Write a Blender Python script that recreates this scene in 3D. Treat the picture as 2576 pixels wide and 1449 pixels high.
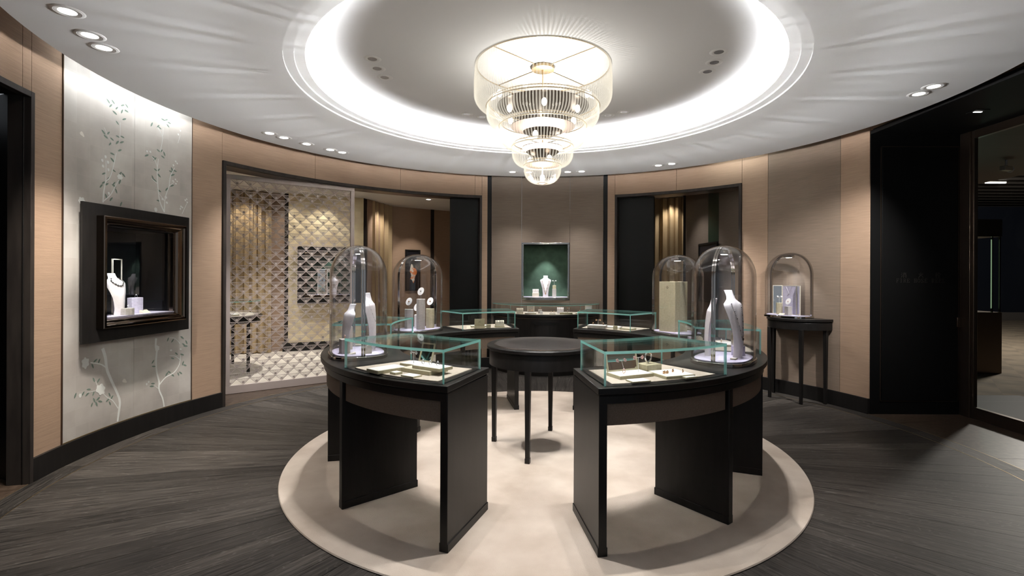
import bpy, math, random
from mathutils import Vector, Matrix
random.seed(7)
R_ = math.radians
for o in list(bpy.data.objects): bpy.data.objects.remove(o)
SC = bpy.context.scene
COL = SC.collection

# ------------------------------------------------------------------ camera
F_PX, HORIZON, PPX, ROLL = 1255.2, 691.9, 1318.8, 0.0043
cam_d = bpy.data.cameras.new('camera'); cam = bpy.data.objects.new('camera', cam_d); COL.objects.link(cam)
cam_d.sensor_fit = 'HORIZONTAL'; cam_d.sensor_width = 36.0
cam_d.lens = F_PX / 2576.0 * 36.0
cam_d.shift_x = -(PPX - 1288.0) / 2576.0
cam_d.shift_y = -(724.5 - HORIZON) / 2576.0
cam_d.clip_start = 0.05
c_, s_ = math.cos(ROLL), math.sin(ROLL)
M = Matrix(((c_, -s_, 0, -0.1554), (0, 0, -1, -4.3557), (s_, c_, 0, 1.5), (0, 0, 0, 1)))
cam.matrix_world = M
SC.camera = cam

# ------------------------------------------------------------------ world, exposure
w = bpy.data.worlds.new('world'); SC.world = w; w.use_nodes = True
w.node_tree.nodes['Background'].inputs[0].default_value = (0.86, 0.92, 1.0, 1)
w.node_tree.nodes['Background'].inputs[1].default_value = 0.16
vs = SC.view_settings
vs.view_transform = 'Standard'; vs.look = 'None'; vs.gamma = 1.0; vs.use_curve_mapping = False
vs.exposure = 0.9
cy = SC.cycles
cy.use_denoising = True
cy.max_bounces = 10; cy.diffuse_bounces = 5; cy.glossy_bounces = 5; cy.transmission_bounces = 6
cy.transparent_max_bounces = 28
cy.caustics_reflective = False; cy.caustics_refractive = False
cy.sample_clamp_indirect = 4.0

# light strengths (watts, emission)
P_DOME, P_RING, P_CHAND, E_COVE, E_MURAL, P_FAR = 43.0, 66.0, 1.0, 36.0, 11.0, 60.0
WARM = (1.0, 0.92, 0.83); NEUT = (1.0, 0.972, 0.94); COOL = (0.93, 0.96, 1.0)

# ------------------------------------------------------------------ materials
def new_mat(name):
    m = bpy.data.materials.new(name); m.use_nodes = True
    nt = m.node_tree; nt.nodes.clear()
    out = nt.nodes.new('ShaderNodeOutputMaterial')
    return m, nt, out
def N(nt, t, **kw):
    n = nt.nodes.new(t)
    for k, v in kw.items():
        if k in n.inputs: n.inputs[k].default_value = v
        else: setattr(n, k, v)
    return n
def L(nt, a, b): nt.links.new(a, b)
def pbr(name, col, rough=0.5, metal=0.0, spec=0.5, coat=0.0, emit=None, es=0.0, sheen=0.0, sub=None):
    m, nt, out = new_mat(name)
    p = N(nt, 'ShaderNodeBsdfPrincipled')
    p.inputs['Base Color'].default_value = (*col, 1); p.inputs['Roughness'].default_value = rough
    p.inputs['Metallic'].default_value = metal; p.inputs['Specular IOR Level'].default_value = spec
    p.inputs['Coat Weight'].default_value = coat; p.inputs['Sheen Weight'].default_value = sheen
    if emit:
        p.inputs['Emission Color'].default_value = (*emit, 1); p.inputs['Emission Strength'].default_value = es
    L(nt, p.outputs[0], out.inputs[0]); m['bsdf'] = p.name
    return m
def noisy(name, c0, c1, scale=(4, 4, 4), detail=4.0, rough=0.6, metal=0.0, bump=0.0, bscale=None, lo=0.35, hi=0.65, spec=0.4, sheen=0.0, coords='Object', rough2=None):
    m = pbr(name, c0, rough, metal, spec, sheen=sheen); nt = m.node_tree; p = nt.nodes[m['bsdf']]
    tc = N(nt, 'ShaderNodeTexCoord'); mp = N(nt, 'ShaderNodeMapping'); mp.inputs['Scale'].default_value = scale
    L(nt, tc.outputs[coords], mp.inputs[0])
    nz = N(nt, 'ShaderNodeTexNoise'); nz.inputs['Scale'].default_value = 1.0; nz.inputs['Detail'].default_value = detail
    L(nt, mp.outputs[0], nz.inputs['Vector'])
    rp = N(nt, 'ShaderNodeValToRGB'); rp.color_ramp.elements[0].position = lo; rp.color_ramp.elements[1].position = hi
    rp.color_ramp.elements[0].color = (*c0, 1); rp.color_ramp.elements[1].color = (*c1, 1)
    L(nt, nz.outputs[0], rp.inputs[0]); L(nt, rp.outputs[0], p.inputs['Base Color'])
    if bump:
        b = N(nt, 'ShaderNodeBump'); b.inputs['Strength'].default_value = bump; b.inputs['Distance'].default_value = 0.004
        if bscale:
            mp2 = N(nt, 'ShaderNodeMapping'); mp2.inputs['Scale'].default_value = bscale; L(nt, tc.outputs[coords], mp2.inputs[0])
            n2 = N(nt, 'ShaderNodeTexNoise'); n2.inputs['Scale'].default_value = 1.0; n2.inputs['Detail'].default_value = 3.0
            L(nt, mp2.outputs[0], n2.inputs['Vector']); L(nt, n2.outputs[0], b.inputs['Height'])
        else: L(nt, nz.outputs[0], b.inputs['Height'])
        L(nt, b.outputs[0], p.inputs['Normal'])
    return m
def glass_mat(name, tint=(0.985, 0.995, 0.992), ior=1.45, gain=1.0):
    m, nt, out = new_mat(name)
    t = N(nt, 'ShaderNodeBsdfTransparent'); t.inputs[0].default_value = (*tint, 1)
    g = N(nt, 'ShaderNodeBsdfGlossy'); g.inputs['Roughness'].default_value = 0.0
    r0 = ((ior - 1) / (ior + 1)) ** 2      # Schlick on |N.I|, alike for both faces of the pane
    lw = N(nt, 'ShaderNodeLayerWeight'); lw.inputs['Blend'].default_value = 0.5
    p5 = N(nt, 'ShaderNodeMath', operation='POWER'); p5.inputs[1].default_value = 5.0; L(nt, lw.outputs['Facing'], p5.inputs[0])
    fr = N(nt, 'ShaderNodeMath', operation='MULTIPLY_ADD'); fr.inputs[1].default_value = 1 - r0; fr.inputs[2].default_value = r0; L(nt, p5.outputs[0], fr.inputs[0])
    mu = N(nt, 'ShaderNodeMath', operation='MULTIPLY'); mu.inputs[1].default_value = gain; mu.use_clamp = True
    mx = N(nt, 'ShaderNodeMixShader')
    L(nt, fr.outputs[0], mu.inputs[0]); L(nt, mu.outputs[0], mx.inputs[0]); L(nt, t.outputs[0], mx.inputs[1]); L(nt, g.outputs[0], mx.inputs[2])
    L(nt, mx.outputs[0], out.inputs[0])
    return m
def mix_translucent(name, col, t_amt=0.3, transp=(0.9, 0.95, 0.93), transp_amt=0.3, gloss=0.15, rough=0.1):
    m, nt, out = new_mat(name)
    d = N(nt, 'ShaderNodeBsdfDiffuse'); d.inputs[0].default_value = (*col, 1)
    t = N(nt, 'ShaderNodeBsdfTranslucent'); t.inputs[0].default_value = (*col, 1)
    tr = N(nt, 'ShaderNodeBsdfTransparent'); tr.inputs[0].default_value = (*transp, 1)
    g = N(nt, 'ShaderNodeBsdfGlossy'); g.inputs['Roughness'].default_value = rough
    a = N(nt, 'ShaderNodeMixShader'); a.inputs[0].default_value = t_amt
    b = N(nt, 'ShaderNodeMixShader'); b.inputs[0].default_value = transp_amt
    c = N(nt, 'ShaderNodeMixShader'); c.inputs[0].default_value = gloss
    L(nt, d.outputs[0], a.inputs[1]); L(nt, t.outputs[0], a.inputs[2]); L(nt, a.outputs[0], b.inputs[1]); L(nt, tr.outputs[0], b.inputs[2])
    L(nt, b.outputs[0], c.inputs[1]); L(nt, g.outputs[0], c.inputs[2]); L(nt, c.outputs[0], out.inputs[0])
    return m
def emit_mat(name, col, s):
    m, nt, out = new_mat(name); e = N(nt, 'ShaderNodeEmission'); e.inputs[0].default_value = (*col, 1); e.inputs[1].default_value = s
    L(nt, e.outputs[0], out.inputs[0]); return m

def wood_mat():
    m = pbr('dark_cerused_oak', (0.03, 0.026, 0.023), 0.5, 0, 0.28); nt = m.node_tree; p = nt.nodes[m['bsdf']]
    tc = N(nt, 'ShaderNodeTexCoord'); oi = N(nt, 'ShaderNodeObjectInfo')
    ad = N(nt, 'ShaderNodeVectorMath', operation='ADD'); sc = N(nt, 'ShaderNodeVectorMath', operation='SCALE'); sc.inputs['Scale'].default_value = 37.0
    cb = N(nt, 'ShaderNodeCombineXYZ'); L(nt, oi.outputs['Random'], cb.inputs[0]); L(nt, oi.outputs['Random'], cb.inputs[1]); L(nt, cb.outputs[0], sc.inputs[0])
    L(nt, tc.outputs['Object'], ad.inputs[0]); L(nt, sc.outputs[0], ad.inputs[1])
    mp = N(nt, 'ShaderNodeMapping'); mp.inputs['Scale'].default_value = (2.6, 62, 20); L(nt, ad.outputs[0], mp.inputs[0])
    n1 = N(nt, 'ShaderNodeTexNoise'); n1.inputs['Scale'].default_value = 1.0; n1.inputs['Detail'].default_value = 6; n1.inputs['Roughness'].default_value = 0.65; L(nt, mp.outputs[0], n1.inputs['Vector'])
    mp2 = N(nt, 'ShaderNodeMapping'); mp2.inputs['Scale'].default_value = (0.9, 5.0, 3); L(nt, ad.outputs[0], mp2.inputs[0])
    wv = N(nt, 'ShaderNodeTexNoise'); wv.inputs['Scale'].default_value = 1.6; wv.inputs['Detail'].default_value = 2; L(nt, mp2.outputs[0], wv.inputs['Vector'])
    # cathedral rings: sin of a smooth field
    ml = N(nt, 'ShaderNodeMath', operation='MULTIPLY'); ml.inputs[1].default_value = 120.0; L(nt, wv.outputs[0], ml.inputs[0])
    sn = N(nt, 'ShaderNodeMath', operation='SINE'); L(nt, ml.outputs[0], sn.inputs[0])
    r2 = N(nt, 'ShaderNodeValToRGB'); r2.color_ramp.elements[0].position = 0.75; r2.color_ramp.elements[1].position = 1.0; L(nt, sn.outputs[0], r2.inputs[0])
    r1 = N(nt, 'ShaderNodeValToRGB'); e = r1.color_ramp.elements
    e[0].position = 0.34; e[0].color = (0.007, 0.006, 0.0055, 1); e[1].position = 0.70; e[1].color = (0.074, 0.064, 0.055, 1)
    L(nt, n1.outputs[0], r1.inputs[0])
    mx = N(nt, 'ShaderNodeMix', data_type='RGBA'); mx.blend_type = 'MIX'
    mlt = N(nt, 'ShaderNodeMath', operation='MULTIPLY'); L(nt, r2.outputs[0], mlt.inputs[0]); L(nt, n1.outputs[0], mlt.inputs[1])
    mm = N(nt, 'ShaderNodeMath', operation='MULTIPLY'); mm.inputs[1].default_value = 0.6; L(nt, mlt.outputs[0], mm.inputs[0])
    L(nt, mm.outputs[0], mx.inputs[0]); L(nt, r1.outputs[0], mx.inputs[6]); mx.inputs[7].default_value = (0.14, 0.127, 0.116, 1)
    hs = N(nt, 'ShaderNodeHueSaturation'); mr = N(nt, 'ShaderNodeMapRange'); mr.inputs[3].default_value = 0.6; mr.inputs[4].default_value = 1.3
    L(nt, oi.outputs['Random'], mr.inputs[0]); L(nt, mr.outputs[0], hs.inputs['Value']); L(nt, mx.outputs[2], hs.inputs['Color']); L(nt, hs.outputs[0], p.inputs['Base Color'])
    b = N(nt, 'ShaderNodeBump'); b.inputs['Strength'].default_value = 0.5; b.inputs['Distance'].default_value = 0.003; L(nt, n1.outputs[0], b.inputs['Height']); L(nt, b.outputs[0], p.inputs['Normal'])
    return m
def fabric(name, col, var=0.12):
    c0 = tuple(c * (1 - var) for c in col); c1 = tuple(c * (1 + var) for c in col)
    return noisy(name, c0, c1, (5, 5, 190), 5, 0.72, bump=0.25, bscale=(40, 40, 420), lo=0.3, hi=0.7, spec=0.25, sheen=0.0)
def leaf_squares(name, c0, c1, cells=(9.5, 9.5), metal=0.6, rough=0.42, curved=True):
    # metal leaf laid in squares: cell grid over (angle, height)
    m = pbr(name, c0, rough, metal, 0.5); nt = m.node_tree; p = nt.nodes[m['bsdf']]
    tc = N(nt, 'ShaderNodeTexCoord'); sx = N(nt, 'ShaderNodeSeparateXYZ'); L(nt, tc.outputs['Object'], sx.inputs[0])
    cb = N(nt, 'ShaderNodeCombineXYZ')
    if curved:
        at = N(nt, 'ShaderNodeMath', operation='ARCTAN2'); L(nt, sx.outputs[1], at.inputs[0]); L(nt, sx.outputs[0], at.inputs[1])
        m1 = N(nt, 'ShaderNodeMath', operation='MULTIPLY'); m1.inputs[1].default_value = 3.77 * cells[0]; L(nt, at.outputs[0], m1.inputs[0])
    else:
        m1 = N(nt, 'ShaderNodeMath', operation='MULTIPLY'); m1.inputs[1].default_value = cells[0]; L(nt, sx.outputs[0], m1.inputs[0])
    m2 = N(nt, 'ShaderNodeMath', operation='MULTIPLY'); m2.inputs[1].default_value = cells[1]; L(nt, sx.outputs[2], m2.inputs[0])
    L(nt, m1.outputs[0], cb.inputs[0]); L(nt, m2.outputs[0], cb.inputs[1])
    bk = N(nt, 'ShaderNodeTexBrick'); bk.offset = 0.0; bk.inputs['Scale'].default_value = 1.0; bk.inputs['Mortar Size'].default_value = 0.006
    bk.inputs['Brick Width'].default_value = 1.0; bk.inputs['Row Height'].default_value = 1.0
    bk.inputs['Color1'].default_value = (*c0, 1); bk.inputs['Color2'].default_value = (*c1, 1); bk.inputs['Mortar'].default_value = tuple(min(1, c * 1.06) for c in c1) + (1,)
    L(nt, cb.outputs[0], bk.inputs['Vector'])
    nz = N(nt, 'ShaderNodeTexNoise'); nz.inputs['Scale'].default_value = 2.2; nz.inputs['Detail'].default_value = 7; L(nt, tc.outputs['Object'], nz.inputs['Vector'])
    mx = N(nt, 'ShaderNodeMix', data_type='RGBA'); mx.blend_type = 'OVERLAY'; mx.inputs[0].default_value = 0.6
    L(nt, bk.outputs['Color'], mx.inputs[6]); L(nt, nz.outputs[0], mx.inputs[7]); L(nt, mx.outputs[2], p.inputs['Base Color'])
    mr = N(nt, 'ShaderNodeMapRange'); mr.inputs[1].default_value = 0.3; mr.inputs[2].default_value = 0.7; mr.inputs[3].default_value = rough - 0.1; mr.inputs[4].default_value = rough + 0.14
    L(nt, nz.outputs[0], mr.inputs[0]); L(nt, mr.outputs[0], p.inputs['Roughness'])
    return m

MT = {}
MT['wall'] = fabric('brown_wall_fabric', (0.335, 0.232, 0.162))
MT['wall_grey'] = fabric('taupe_wall_fabric', (0.145, 0.113, 0.088))
MT['wall_mid'] = fabric('greige_wall_fabric', (0.225, 0.172, 0.130))
MT['black'] = noisy('black_satin_lacquer', (0.0075, 0.0068, 0.0065), (0.011, 0.010, 0.0095), (30, 30, 4), 3, 0.36, spec=0.26)
MT['black_matte'] = pbr('black_matte_paint', (0.005, 0.005, 0.0052), 0.6, 0, 0.15)
MT['black_dull'] = pbr('black_dull_lacquer', (0.004, 0.004, 0.004), 0.5, 0, 0.12)
MT['espresso'] = noisy('espresso_frame_wood', (0.020, 0.016, 0.014), (0.032, 0.026, 0.022), (20, 20, 3), 3, 0.55, spec=0.2)
MT['taupe'] = noisy('taupe_linen', (0.135, 0.103, 0.080), (0.165, 0.127, 0.10), (140, 140, 140), 3, 0.75, spec=0.2)
MT['wood'] = wood_mat()
MT['rug'] = noisy('cream_suede_rug', (0.43, 0.358, 0.295), (0.60, 0.52, 0.445), (2.4, 2.4, 2.4), 8, 0.92, bump=0.5, bscale=(150, 150, 150), lo=0.32, hi=0.66, spec=0.1, sheen=0.0)
MT['stone'] = noisy('brown_marble', (0.032, 0.021, 0.014), (0.066, 0.046, 0.033), (22, 22, 22), 9, 0.4, lo=0.38, hi=0.66, spec=0.28)
MT['brass'] = pbr('brass_inlay', (0.46, 0.35, 0.20), 0.42, 1.0)
MT['gold'] = pbr('rose_gold', (0.86, 0.56, 0.34), 0.22, 1.0)
MT['silver'] = pbr('white_gold', (0.82, 0.82, 0.83), 0.18, 1.0)
MT['chrome'] = pbr('polished_steel', (0.50, 0.48, 0.455), 0.07, 1.0)
MT['bronze'] = pbr('polished_dark_bronze', (0.20, 0.155, 0.12), 0.10, 1.0)
MT['bronze_satin'] = pbr('satin_bronze', (0.115, 0.085, 0.065), 0.30, 0.9)
MT['mirror'] = pbr('mirror', (0.86, 0.88, 0.87), 0.02, 1.0)
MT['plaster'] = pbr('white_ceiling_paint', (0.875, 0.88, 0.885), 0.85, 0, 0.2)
MT['lip'] = pbr('warm_ceiling_lip', (0.78, 0.74, 0.70), 0.8, 0, 0.2)
MT['trim_white'] = pbr('white_trim', (0.85, 0.85, 0.84), 0.5)
MT['glass'] = glass_mat('clear_glass')
MT['dome_glass'] = glass_mat('dome_glass', (0.982, 0.982, 0.988), 1.5, 1.15)
MT['edge'] = mix_translucent('green_glass_edge', (0.40, 0.86, 0.80), 0.45, (0.6, 0.97, 0.92), 0.2, 0.18, 0.05)
MT['lilac'] = noisy('lilac_suede', (0.50, 0.47, 0.60), (0.58, 0.55, 0.68), (60, 60, 60), 3, 0.85, spec=0.15)
MT['pad'] = noisy('greige_pad', (0.47, 0.41, 0.345), (0.53, 0.465, 0.395), (90, 90, 90), 3, 0.85, spec=0.15)
MT['cream'] = noisy('cream_leatherette', (0.66, 0.60, 0.49), (0.71, 0.655, 0.545), (60, 60, 60), 3, 0.55)
MT['khaki'] = noisy('khaki_leatherette', (0.43, 0.39, 0.26), (0.50, 0.455, 0.31), (60, 60, 60), 3, 0.5)
MT['greige'] = noisy('greige_block', (0.44, 0.41, 0.38), (0.50, 0.47, 0.44), (60, 60, 60), 3, 0.6)
MT['white'] = noisy('white_card', (0.83, 0.81, 0.80), (0.88, 0.87, 0.86), (60, 60, 60), 2, 0.6)
MT['bust'] = noisy('white_suede_bust', (0.78, 0.74, 0.76), (0.84, 0.80, 0.82), (70, 70, 70), 3, 0.75)
MT['green'] = noisy('green_velvet', (0.035, 0.075, 0.045), (0.06, 0.115, 0.072), (8, 8, 8), 4, 0.8, sheen=0.5)
MT['dark_green'] = pbr('dark_green_lacquer', (0.008, 0.022, 0.012), 0.4)
MT['leather'] = noisy('dark_brown_leather', (0.030, 0.024, 0.022), (0.040, 0.033, 0.030), (120, 120, 120), 4, 0.5)
MT['curtain'] = fabric('gold_curtain', (0.40, 0.30, 0.175), 0.06)
MT['carpet'] = noisy('cream_carpet', (0.58, 0.52, 0.44), (0.68, 0.62, 0.54), (5, 5, 5), 6, 0.9, spec=0.1)
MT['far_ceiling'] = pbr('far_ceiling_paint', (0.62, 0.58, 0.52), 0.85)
MT['lattice'] = pbr('pink_champagne_metal', (0.42, 0.355, 0.325), 0.45, 0.2)
MT['mural'] = leaf_squares('silver_leaf', (0.50, 0.472, 0.435), (0.545, 0.518, 0.48), (7.4, 7.4), 0.25, 0.5)
MT['goldleaf'] = leaf_squares('champagne_gold_leaf', (0.62, 0.52, 0.33), (0.74, 0.64, 0.43), (9.0, 9.0), 0.45, 0.45, False)
MT['paint_white'] = pbr('painted_white', (0.74, 0.76, 0.73), 0.6)
MT['paint_cream'] = pbr('painted_cream', (0.80, 0.77, 0.70), 0.6)
MT['paint_green'] = noisy('painted_green', (0.10, 0.15, 0.12), (0.19, 0.25, 0.20), (40, 40, 40), 2, 0.6)
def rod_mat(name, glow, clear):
    """glass rod of the lamp: clear body, bulb light put in as emission, edges mirror at grazing angles"""
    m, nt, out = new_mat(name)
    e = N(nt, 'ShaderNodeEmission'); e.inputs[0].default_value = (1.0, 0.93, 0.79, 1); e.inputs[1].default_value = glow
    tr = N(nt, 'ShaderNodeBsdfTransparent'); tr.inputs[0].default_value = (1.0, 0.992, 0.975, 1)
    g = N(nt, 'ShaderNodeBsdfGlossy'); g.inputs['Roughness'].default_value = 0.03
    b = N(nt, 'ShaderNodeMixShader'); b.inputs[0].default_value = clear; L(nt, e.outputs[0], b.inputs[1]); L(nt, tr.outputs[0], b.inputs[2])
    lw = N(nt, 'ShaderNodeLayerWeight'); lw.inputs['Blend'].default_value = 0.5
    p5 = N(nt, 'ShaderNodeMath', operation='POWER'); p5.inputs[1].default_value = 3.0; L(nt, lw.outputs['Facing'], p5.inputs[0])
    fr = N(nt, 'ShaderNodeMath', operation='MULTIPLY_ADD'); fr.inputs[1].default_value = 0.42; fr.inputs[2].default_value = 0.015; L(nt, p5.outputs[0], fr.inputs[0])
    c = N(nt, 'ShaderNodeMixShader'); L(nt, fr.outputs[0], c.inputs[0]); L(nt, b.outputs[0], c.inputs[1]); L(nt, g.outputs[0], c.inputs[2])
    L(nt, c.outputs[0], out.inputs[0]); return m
MT['rod_a'] = rod_mat('glow_rod_top', 0.58, 0.80); MT['rod_b'] = rod_mat('glow_rod_second', 0.75, 0.82); MT['rod_c'] = rod_mat('glow_rod_lower', 0.72, 0.83)  # one rod glass, emitted glow set tier by tier
MT['bulb'] = emit_mat('chandelier_bulb', (1.0, 0.94, 0.82), 6.0)
MT['lens'] = emit_mat('downlight_lens', (1.0, 0.95, 0.88), 9.0)
MT['lens_dim'] = pbr('downlight_aperture', (0.42, 0.42, 0.44), 0.25, 0.6)
MT['cove'] = emit_mat('cove_led', (0.97, 0.98, 1.0), E_COVE)
MT['mural_led'] = emit_mat('mural_led', (0.95, 0.98, 1.0), E_MURAL)
MT['letter'] = pbr('dark_bronze_letter', (0.022, 0.020, 0.018), 0.5, 0, 0.2)
MT['screen'] = emit_mat('vitrine_glow', (0.45, 0.85, 0.66), 1.1)
MT['mall_carpet'] = None
MT['gem'] = pbr('pale_gem', (0.9, 0.9, 0.93), 0.05, 0.6)
MT['pink'] = pbr('pink_gem', (0.85, 0.55, 0.52), 0.2, 0.3)
MT['art'] = noisy('orange_white_print', (0.80, 0.24, 0.06), (0.85, 0.78, 0.66), (14, 14, 11), 3, 0.5, lo=0.45, hi=0.55)
def checker_mat():
    m = pbr('diamond_mall_carpet', (0.2, 0.16, 0.12), 0.9); nt = m.node_tree; p = nt.nodes[m['bsdf']]
    tc = N(nt, 'ShaderNodeTexCoord'); mp = N(nt, 'ShaderNodeMapping'); mp.inputs['Rotation'].default_value = (0, 0, R_(38)); mp.inputs['Scale'].default_value = (2.6, 2.6, 1)
    ck = N(nt, 'ShaderNodeTexChecker'); ck.inputs['Scale'].default_value = 1.0; ck.inputs['Color1'].default_value = (0.16, 0.125, 0.09, 1); ck.inputs['Color2'].default_value = (0.085, 0.068, 0.055, 1)
    nz = N(nt, 'ShaderNodeTexNoise'); nz.inputs['Scale'].default_value = 1.3; nz.inputs['Detail'].default_value = 1
    mx = N(nt, 'ShaderNodeMix', data_type='RGBA'); mx.inputs[7].default_value = (0.30, 0.245, 0.175, 1)
    L(nt, tc.outputs['Object'], mp.inputs[0]); L(nt, mp.outputs[0], ck.inputs[0]); L(nt, mp.outputs[0], nz.inputs['Vector'])
    L(nt, nz.outputs[0], mx.inputs[0]); L(nt, ck.outputs[0], mx.inputs[6]); L(nt, mx.outputs[2], p.inputs['Base Color'])
    return m
MT['mall_carpet'] = checker_mat()

# ------------------------------------------------------------------ mesh helpers
def pt(R, a, z=0.0):
    """ring coordinates: angle a in degrees, 0 towards the entrance (-Y), growing towards +X"""
    return (R * math.sin(R_(a)), -R * math.cos(R_(a)), z)
class MB:
    def __init__(s): s.v, s.f, s.m = [], [], []
    def add(s, vs, fs, mi=0):
        k = len(s.v); s.v += [tuple(v) for v in vs]
        for f in fs: s.f.append([i + k for i in f]); s.m.append(mi)
        return s
    def box(s, x0, x1, y0, y1, z0, z1, mi=0):
        v = [(x0,y0,z0),(x1,y0,z0),(x1,y1,z0),(x0,y1,z0),(x0,y0,z1),(x1,y0,z1),(x1,y1,z1),(x0,y1,z1)]
        return s.add(v, [(0,3,2,1),(4,5,6,7),(0,1,5,4),(1,2,6,5),(2,3,7,6),(3,0,4,7)], mi)
    def arc(s, R0, R1, a0, a1, z0, z1, n=None, mi=0, end_mi=None):
        if n is None: n = max(1, int(abs(a1 - a0) / 2.0) + 1)
        v = []
        for i in range(n + 1):
            a = a0 + (a1 - a0) * i / n
            v += [pt(R0, a, z0), pt(R1, a, z0), pt(R1, a, z1), pt(R0, a, z1)]
        f = []
        for i in range(n):
            k = 4 * i
            for j in range(4): f.append((k + j, k + (j + 1) % 4, k + 4 + (j + 1) % 4, k + 4 + j))
        s.add(v, f, mi)
        k = len(s.v) - len(v)
        for e in ((0, 3, 2, 1), tuple(4 * n + j for j in (0, 1, 2, 3))):
            s.f.append([i + k for i in e]); s.m.append(mi if end_mi is None else end_mi)
        return s
    def ring(s, prof, n=96, mi=0, cx=0.0, cy=0.0, close=False):
        """lathe a list of (r, z)"""
        v, f = [], []
        m = len(prof)
        for i in range(n):
            a = 2 * math.pi * i / n
            for r, z in prof: v.append((cx + r * math.cos(a), cy + r * math.sin(a), z))
        for i in range(n):
            j = (i + 1) % n
            for k in range(m if close else m - 1):
                f.append((i * m + k, j * m + k, j * m + (k + 1) % m, i * m + (k + 1) % m))
        return s.add(v, f, mi)
    def tube(s, pts, r, n=8, mi=0, cap=True):
        pts = [Vector(p) for p in pts]; v, f = [], []
        rr = r if isinstance(r, (list, tuple)) else [r] * len(pts)
        prev = None
        for i, p in enumerate(pts):
            d = (pts[min(i + 1, len(pts) - 1)] - pts[max(i - 1, 0)]).normalized()
            if prev is None:
                up = Vector((0, 0, 1)) if abs(d.z) < 0.9 else Vector((1, 0, 0)); u = d.cross(up).normalized()
            else:
                u = (prev - d * prev.dot(d)).normalized()
            prev = u; w_ = d.cross(u)
            for k in range(n):
                a = 2 * math.pi * k / n; q = p + (u * math.cos(a) + w_ * math.sin(a)) * rr[i]; v.append(tuple(q))
        for i in range(len(pts) - 1):
            for k in range(n): f.append((i * n + k, i * n + (k + 1) % n, (i + 1) * n + (k + 1) % n, (i + 1) * n + k))
        if cap: f += [tuple(range(n))[::-1], tuple((len(pts) - 1) * n + k for k in range(n))]
        return s.add(v, f, mi)
    def prism(s, poly, z0, z1, mi=0, side_mi=None):
        n = len(poly); v = [(x, y, z0) for x, y in poly] + [(x, y, z1) for x, y in poly]
        s.add(v, [tuple(range(n))[::-1], tuple(range(n, 2 * n))], mi)
        k = len(s.v) - 2 * n
        for i in range(n):
            s.f.append([k + i, k + (i + 1) % n, k + n + (i + 1) % n, k + n + i]); s.m.append(mi if side_mi is None else side_mi)
        return s
    def sphere(s, c, r, n=10, m=6, sc=(1, 1, 1), mi=0):
        v = [(c[0], c[1], c[2] - r * sc[2])]; f = []
        for j in range(1, m):
            t = -math.pi / 2 + math.pi * j / m
            for i in range(n):
                a = 2 * math.pi * i / n
                v.append((c[0] + r * sc[0] * math.cos(t) * math.cos(a), c[1] + r * sc[1] * math.cos(t) * math.sin(a), c[2] + r * sc[2] * math.sin(t)))
        v.append((c[0], c[1], c[2] + r * sc[2])); top = len(v) - 1
        for i in range(n):
            f.append((0, 1 + (i + 1) % n, 1 + i)); f.append((top, 1 + (m - 2) * n + i, 1 + (m - 2) * n + (i + 1) % n))
            for j in range(m - 2): f.append((1 + j * n + i, 1 + j * n + (i + 1) % n, 1 + (j + 1) * n + (i + 1) % n, 1 + (j + 1) * n + i))
        return s.add(v, f, mi)
    def torus(s, c, R, r, axis='y', n=24, m=8, mi=0):
        v, f = [], []
        for i in range(n):
            a = 2 * math.pi * i / n
            for j in range(m):
                b = 2 * math.pi * j / m; q = R + r * math.cos(b); h = r * math.sin(b)
                p = {'y': (q * math.cos(a), h, q * math.sin(a)), 'z': (q * math.cos(a), q * math.sin(a), h), 'x': (h, q * math.cos(a), q * math.sin(a))}[axis]
                v.append((c[0] + p[0], c[1] + p[1], c[2] + p[2]))
        for i in range(n):
            for j in range(m): f.append((i * m + j, ((i + 1) % n) * m + j, ((i + 1) % n) * m + (j + 1) % m, i * m + (j + 1) % m))
        return s.add(v, f, mi)
    def mesh(s, name, mats, smooth=False):
        me = bpy.data.meshes.new(name); me.from_pydata(s.v, [], s.f); me.validate(verbose=False)
        for mm in (mats if isinstance(mats, (list, tuple)) else [mats]): me.materials.append(MT[mm] if isinstance(mm, str) else mm)
        if isinstance(mats, (list, tuple)) and len(me.polygons) == len(s.m):
            me.polygons.foreach_set('material_index', s.m)
        import bmesh as _b
        bm = _b.new(); bm.from_mesh(me); _b.ops.recalc_face_normals(bm, faces=bm.faces); bm.to_mesh(me); bm.free()
        if smooth: me.shade_smooth(); me.set_sharp_from_angle(angle=R_(38))
        return me
    def build(s, name, mats, parent=None, loc=(0, 0, 0), rz=0.0, smooth=False, bevel=0.0, rot=None):
        o = link(name, s.mesh(name, mats, smooth or bevel > 0), parent, loc, rz, rot)
        if bevel:
            b = o.modifiers.new('bevel', 'BEVEL'); b.width = bevel; b.segments = 2; b.limit_method = 'ANGLE'; b.angle_limit = R_(40)
        return o
def link(name, data, parent=None, loc=(0, 0, 0), rz=0.0, rot=None):
    o = bpy.data.objects.new(name, data); COL.objects.link(o)
    o.parent = parent; o.location = loc; o.rotation_euler = rot if rot else (0, 0, rz)
    return o
def tag(o, label, cat, group=None, kind=None):
    o['label'] = label; o['category'] = cat
    if group: o['group'] = group
    if kind: o['kind'] = kind
    return o
def thing(name, label, cat, loc=(0, 0, 0), rz=0.0, group=None):
    return tag(link(name, None, None, loc, rz), label, cat, group)
def struct(o, label=None):
    o['kind'] = 'structure'
    if label: o['label'] = label
    return o
def sroot(name, label=None): return struct(link(name, None), label)
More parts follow.
